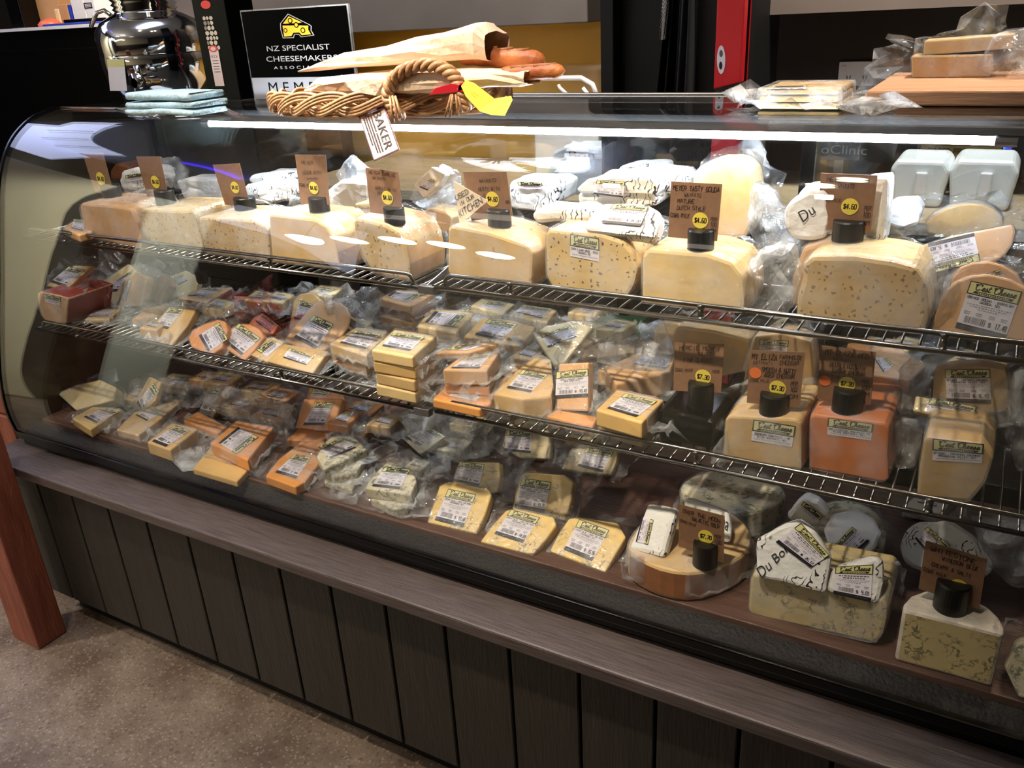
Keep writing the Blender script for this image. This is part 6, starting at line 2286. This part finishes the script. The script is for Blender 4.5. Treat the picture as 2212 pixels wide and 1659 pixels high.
dtilt('greenish blue-cheese slab deeper under the lower rack', [(1084, 964), (1094, 924), (1186, 930), (1190, 960), (1186, 992), (1120, 988)], (1136, 996), 46, 0, .022, 'blue', [(1095, 930), (1150, 934), (1147, 980), (1090, 974)], z=Z0 + .004, title=('CREAMY BLUE - OVER THE MOON', ''), fringe=.05)
dflat('blue cheese slab with a yellow-topped label beneath the rack front', [(982, 920), (1006, 900), (1078, 908), (1052, 938)], .03, .022, 'bluepale', [(1043, 914), (1030, 930), (990, 922), (1008, 906)], fringe=.04)
# wheels, flat on the deck
dflat('large cut wheel with a pink-brown rind lying on the deck', [(1357, 1188), (1358, 1166), (1378, 1138), (1420, 1112), (1480, 1096), (1545, 1094), (1592, 1112), (1618, 1140), (1624, 1164), (1612, 1194), (1570, 1218), (1505, 1238), (1440, 1232), (1390, 1212)],
      .062, .060, 'holes', side='brownrind', name='cheese_round', cat='cheese wheel', bev=.006, fringe=.008, roundness=1)
dflat('large pale blue-flecked wheel in film behind the pink-brown one', [(1466, 1062), (1480, 1034), (1540, 1012), (1620, 1010), (1678, 1036), (1700, 1066), (1690, 1086), (1640, 1104), (1570, 1110), (1500, 1096)],
      .062, .060, 'bluepale', name='cheese_round', cat='cheese wheel', bev=.006, fringe=.012, roundness=1)
paper_pack('printed parcel with a leaf drawing leaning on the pink-brown wheel', [(1398, 1086), (1465, 1095), (1433, 1205), (1356, 1188)], lean((1395, 1197), Z0 + .064, 52, -10), .028, lab=[(1412, 1124), (1400, 1176), (1374, 1170), (1388, 1116)], group='paper parcels on the deck', amp=.002)
paper_pack('printed parcel showing the letters ma behind the deck price card', [(1476, 1078), (1490, 1072), (1576, 1106), (1582, 1140), (1578, 1174), (1500, 1160), (1478, 1110)], lean((1530, 1172), Z0 + .064, 60, 0), .02, text=('ma', [(1556, 1114), (1576, 1130), (1572, 1148), (1552, 1132)]), group='paper parcels on the deck', mat='plainpaper', amp=.003)
dfr = fr((1750, 1358), Z0, 1.165)
pack('long green-veined blue cheese block at the front of the deck', [(1621, 1250), (1628, 1240), (1760, 1264), (1905, 1296), (1916, 1306), (1914, 1340), (1906, 1372), (1890, 1390), (1750, 1358), (1625, 1330), (1616, 1318), (1618, 1284)],
     dfr, .13, 'blue', group=DG, name='cheese_block', cat='cheese', bev=.006, fringe=.012)
zt_ = dfr.hit((1760, 1266)).z
paper_pack('big white printed wedge with flowers standing on the veined block, priced 25.12', [(1632, 1180), (1636, 1164), (1680, 1136), (1726, 1122), (1758, 1146), (1796, 1206), (1786, 1284), (1700, 1262), (1631, 1248)], lean((1706, 1264), zt_ + .002, 70, 0), .03,
           lab=[(1731, 1130), (1792, 1199), (1751, 1225), (1676, 1170)], price='25.12', text=('Du Bon', [(1634, 1228), (1698, 1172), (1708, 1186), (1646, 1250)]), group='paper parcels on the deck', amp=.003)
paper_pack('small white printed parcel priced 9.01 on the veined block', [(1783, 1278), (1790, 1250), (1798, 1228), (1887, 1201), (1910, 1209), (1908, 1260), (1899, 1307), (1840, 1294)], lean((1842, 1292), zt_ + .002, 66, 4), .035,
           lab=[(1806, 1224), (1886, 1220), (1881, 1301), (1800, 1282)], price='9.01', group='paper parcels on the deck', amp=.002)
paper_pack('greyish parcel with a slanted label behind the big white wedge', [(1698, 1118), (1712, 1096), (1735, 1073), (1766, 1088), (1792, 1110), (1776, 1136), (1730, 1140)], py(1.34), .03, lab=[(1738, 1080), (1778, 1112), (1766, 1128), (1726, 1096)], kind='short', group='paper parcels on the deck', mat='plainpaper')
dflat('blue cheese wheel under the round paper parcel', [(1716, 1120), (1760, 1092), (1820, 1078), (1870, 1090), (1908, 1122), (1918, 1160), (1900, 1196), (1850, 1210), (1780, 1180)], .06, .055, 'bluepale', name='cheese_round', cat='cheese wheel', roundness=1)
paper_pack('round parcel in thin white paper with a slanted label', [(1776, 1140), (1800, 1108), (1850, 1096), (1892, 1116), (1908, 1150), (1890, 1184), (1850, 1208), (1792, 1196)], lean((1845, 1204), Z0 + .064, 30, 0), .02, lab=[(1794, 1188), (1841, 1140), (1878, 1170), (1826, 1214)], group='paper parcels on the deck', mat='plainpaper', amp=.003)
wf = fr((2040, 1458), Z0, 1.15)
wz = wf.hit((2060, 1344)).z
wt = pz(wz)
arc_ = [wt.hit(q) for q in ((1950, 1317), (2060, 1344), (2168, 1372), (2170, 1356), (2158, 1332), (2134, 1310), (2100, 1293), (2050, 1279), (2001, 1274), (1968, 1286), (1953, 1302))]
root = empty('cheese_block', (arc_[1].x, arc_[1].y + .05, Z0), 'white-rinded half cheese with faint blue veins at the front of the deck', 'cheese', DG)
mb = MB()
mb.prism(arc_, (0, 0, 1), wz - Z0, 0)
fy = min(w_.y for w_ in arc_[:3])
for k_, f_ in enumerate(mb.f):
    if len(f_) == 4 and all(mb.v[i_][1] < fy + .022 for i_ in f_) and abs(mb.v[f_[0]][0] - mb.v[f_[1]][0]) > .02:
        mb.m[k_] = 1
mb.obj('cheese', ['whiterind', 'blue'], root, bevel=.005)
paper_pack('foil-edged white parcel with a slanted label behind the tilted price card', [(1942, 1176), (1952, 1146), (1990, 1122), (2050, 1126), (2110, 1160), (2148, 1210), (2146, 1240), (2090, 1262), (1990, 1240), (1950, 1210)], lean((2040, 1256), Z0 + .03, 50, 0), .035,
           lab=[(2004, 1139), (2052, 1180), (2022, 1216), (1976, 1164)], group='paper parcels on the deck')
bagclump('dark crumpled bag at the near end of the deck behind the card', [(2100, 1120), (2180, 1110), (2260, 1140), (2270, 1260), (2180, 1260), (2120, 1200)], py(1.38), .08, group='crumpled bags on the deck', seed=31)
pack('pale pack in shiny film cut off at the near end of the deck', [(2170, 1440), (2195, 1390), (2240, 1370), (2300, 1400), (2300, 1530), (2200, 1505)], lean((2230, 1520), Z0 + .002, 60, 0), .04, 'bluepale', group=DG, fringe=.02)
bagclump('crumpled film lying flat between the shiny-film pack and the orange slab', [(360, 985), (410, 968), (440, 985), (430, 1012), (396, 1020)], lean((400, 1015), Z0 + .004, 15), .02, group='crumpled bags on the deck', seed=32)
ex = [((520, 870), 46, 26, .04, 'buff', 'dim buff pack under the lower rack beside the narrow upright pack'), ((590, 890), 50, 30, .03, 'tan', 'dim tan pack under the lower rack before the leaning orange one'),
      ((380, 820), 40, 24, .05, 'buff', 'long-labelled buff pack deep under the lower rack at the far end'), ((450, 812), 44, 20, .07, 'tan', 'tan pack with a glare spot deep under the lower rack'),
      ((560, 835), 50, 22, .06, 'cream', 'dim cream pack close under the lower rack wires'), ((780, 880), 50, 26, .05, 'orange', 'orange pack in shadow right of the leaning orange one'),
      ((770, 930), 34, 22, .035, 'tan', 'tan pack in shadow above the blue cheese pile'), ((905, 890), 44, 24, .05, 'bluepale', 'pale blue-veined pack under the rack join'),
      ((980, 960), 40, 28, .03, 'bluepale', 'shadowed blue-veined pack beside the dull-labelled wedge'), ((500, 940), 30, 16, .012, 'buff', 'buff pack corner showing behind the two-label orange slab'),
      ((1150, 905), 44, 18, .06, 'blue', 'greenish pack seen through the front wires of the lower rack'), ((2010, 1080), 60, 40, .03, 'whiterind', 'grey-white pack in shadow behind the near end of the deck')]
for (q, w_, h_, hz, mt_, lb_) in ex:
    dflat(lb_, [(q[0] - w_, q[1] + h_ * .3), (q[0] - w_ * .2, q[1] - h_ * .6), (q[0] + w_, q[1] - h_ * .3), (q[0] + w_ * .4, q[1] + h_ * .7)], hz, .025, mt_,
          [(q[0] - w_ * .1, q[1] - h_ * .35), (q[0] + w_ * .6, q[1] - h_ * .15), (q[0] + w_ * .2, q[1] + h_ * .4), (q[0] - w_ * .5, q[1] + h_ * .15)], kind='full', detail=0)
# more packs heaped behind the front ones
ex = [((330, 700), 30, 16, .03, 'tan', 'tan pack half under the bare tan slab on the lower rack', 'r'), ((470, 655), 34, 18, .05, 'cream', 'cream pack behind the brown-sided slab on the lower rack', 'r'),
      ((600, 640), 36, 18, .06, 'cream', 'cream pack above the pink film on the lower rack', 'r'), ((850, 800), 40, 22, .02, 'buff', 'buff pack behind the foot of the square stack', 'r'),
      ((905, 755), 34, 20, .03, 'tan', 'tan pack between the square stack and the leaning pile', 'r'), ((1140, 760), 40, 24, .03, 'buff', 'buff pack under the angled wedge on the lower rack', 'r'),
      ((1240, 740), 44, 20, .03, 'gold', 'golden pack under the bright yellow-edged wedge', 'r'), ((1330, 700), 44, 20, .07, 'pale', 'pale pack in glare at the back of the lower rack by the yellow slices', 'r'),
      ((1950, 740), 44, 22, .06, 'cream', 'cream pack seen between the wires near the half-moon label', 'r'), ((2090, 770), 50, 24, .05, 'pale', 'pale pack at the back behind the arched block', 'r'),
      ((300, 850), 34, 22, .03, 'buff', 'buff pack beyond the narrow standing pack at the far deck', 'd'), ((480, 815), 44, 20, .08, 'cream', 'cream pack in loose film deep under the lower rack', 'd'),
      ((600, 850), 50, 24, .06, 'tan', 'tan pack under crumpled film behind the leaning orange pack', 'd'), ((740, 900), 36, 26, .06, 'orange', 'orange pack beside the leaning orange one, edge lit', 'd'),
      ((830, 905), 40, 24, .06, 'buff', 'buff pack in shadow by the rack join', 'd'), ((1010, 905), 40, 20, .06, 'blue', 'yellowish-green pack close beneath the front rail', 'd'),
      ((900, 1000), 30, 18, .02, 'bluepale', 'small blue-veined corner pack beside the bright-label wedge', 'd'), ((1260, 935), 40, 18, .06, 'blue', 'greenish pack close beneath the rail by the bottom-dark label', 'd')]
for (q, w_, h_, hz, mt_, lb_, wh) in ex:
    f_ = flat if wh == 'r' else dflat
    f_(lb_, [(q[0] - w_, q[1] + h_ * .5), (q[0] - w_ * .1, q[1] - h_ * .6), (q[0] + w_, q[1] - h_ * .2), (q[0] + w_ * .3, q[1] + h_ * .8)], hz, .022, mt_,
       [(q[0] - w_ * .05, q[1] - h_ * .35), (q[0] + w_ * .6, q[1] - h_ * .1), (q[0] + w_ * .2, q[1] + h_ * .5), (q[0] - w_ * .5, q[1] + h_ * .25)], detail=0, fringe=.04)
for (ol, y_, dp, sd, lb_, g_) in (([(700, 650), (760, 640), (800, 690), (790, 740), (740, 735), (712, 700)], 1.36, .05, 41, 'crumpled film between the arched cheese and the far square stack', 'crumpled bags on the lower racks'),
                              ([(1285, 740), (1340, 715), (1400, 730), (1460, 760), (1440, 800), (1340, 800), (1290, 780)], 1.33, .05, 42, 'loose film over the bare tan bar', 'crumpled bags on the lower racks'),
                              ([(1380, 700), (1430, 690), (1456, 760), (1450, 800), (1400, 770)], 1.40, .05, 43, 'bright crumpled film by the yellow slices', 'crumpled bags on the lower racks'),
                              ([(420, 860), (470, 830), (560, 850), (640, 880), (630, 930), (520, 910)], 1.34, .06, 44, 'dull crumpled film under the lower rack at the far end', 'crumpled bags on the deck'),
                              ([(860, 900), (960, 880), (1050, 920), (1060, 985), (980, 1000), (900, 960)], 1.33, .06, 45, 'dull crumpled film under the rack join', 'crumpled bags on the deck'),
                              ([(300, 850), (350, 815), (420, 830), (430, 880), (370, 890)], 1.34, .05, 46, 'crumpled film around the far standing pack', 'crumpled bags on the deck')):
    bagclump(lb_, ol, py(y_), dp, group=g_, seed=sd)
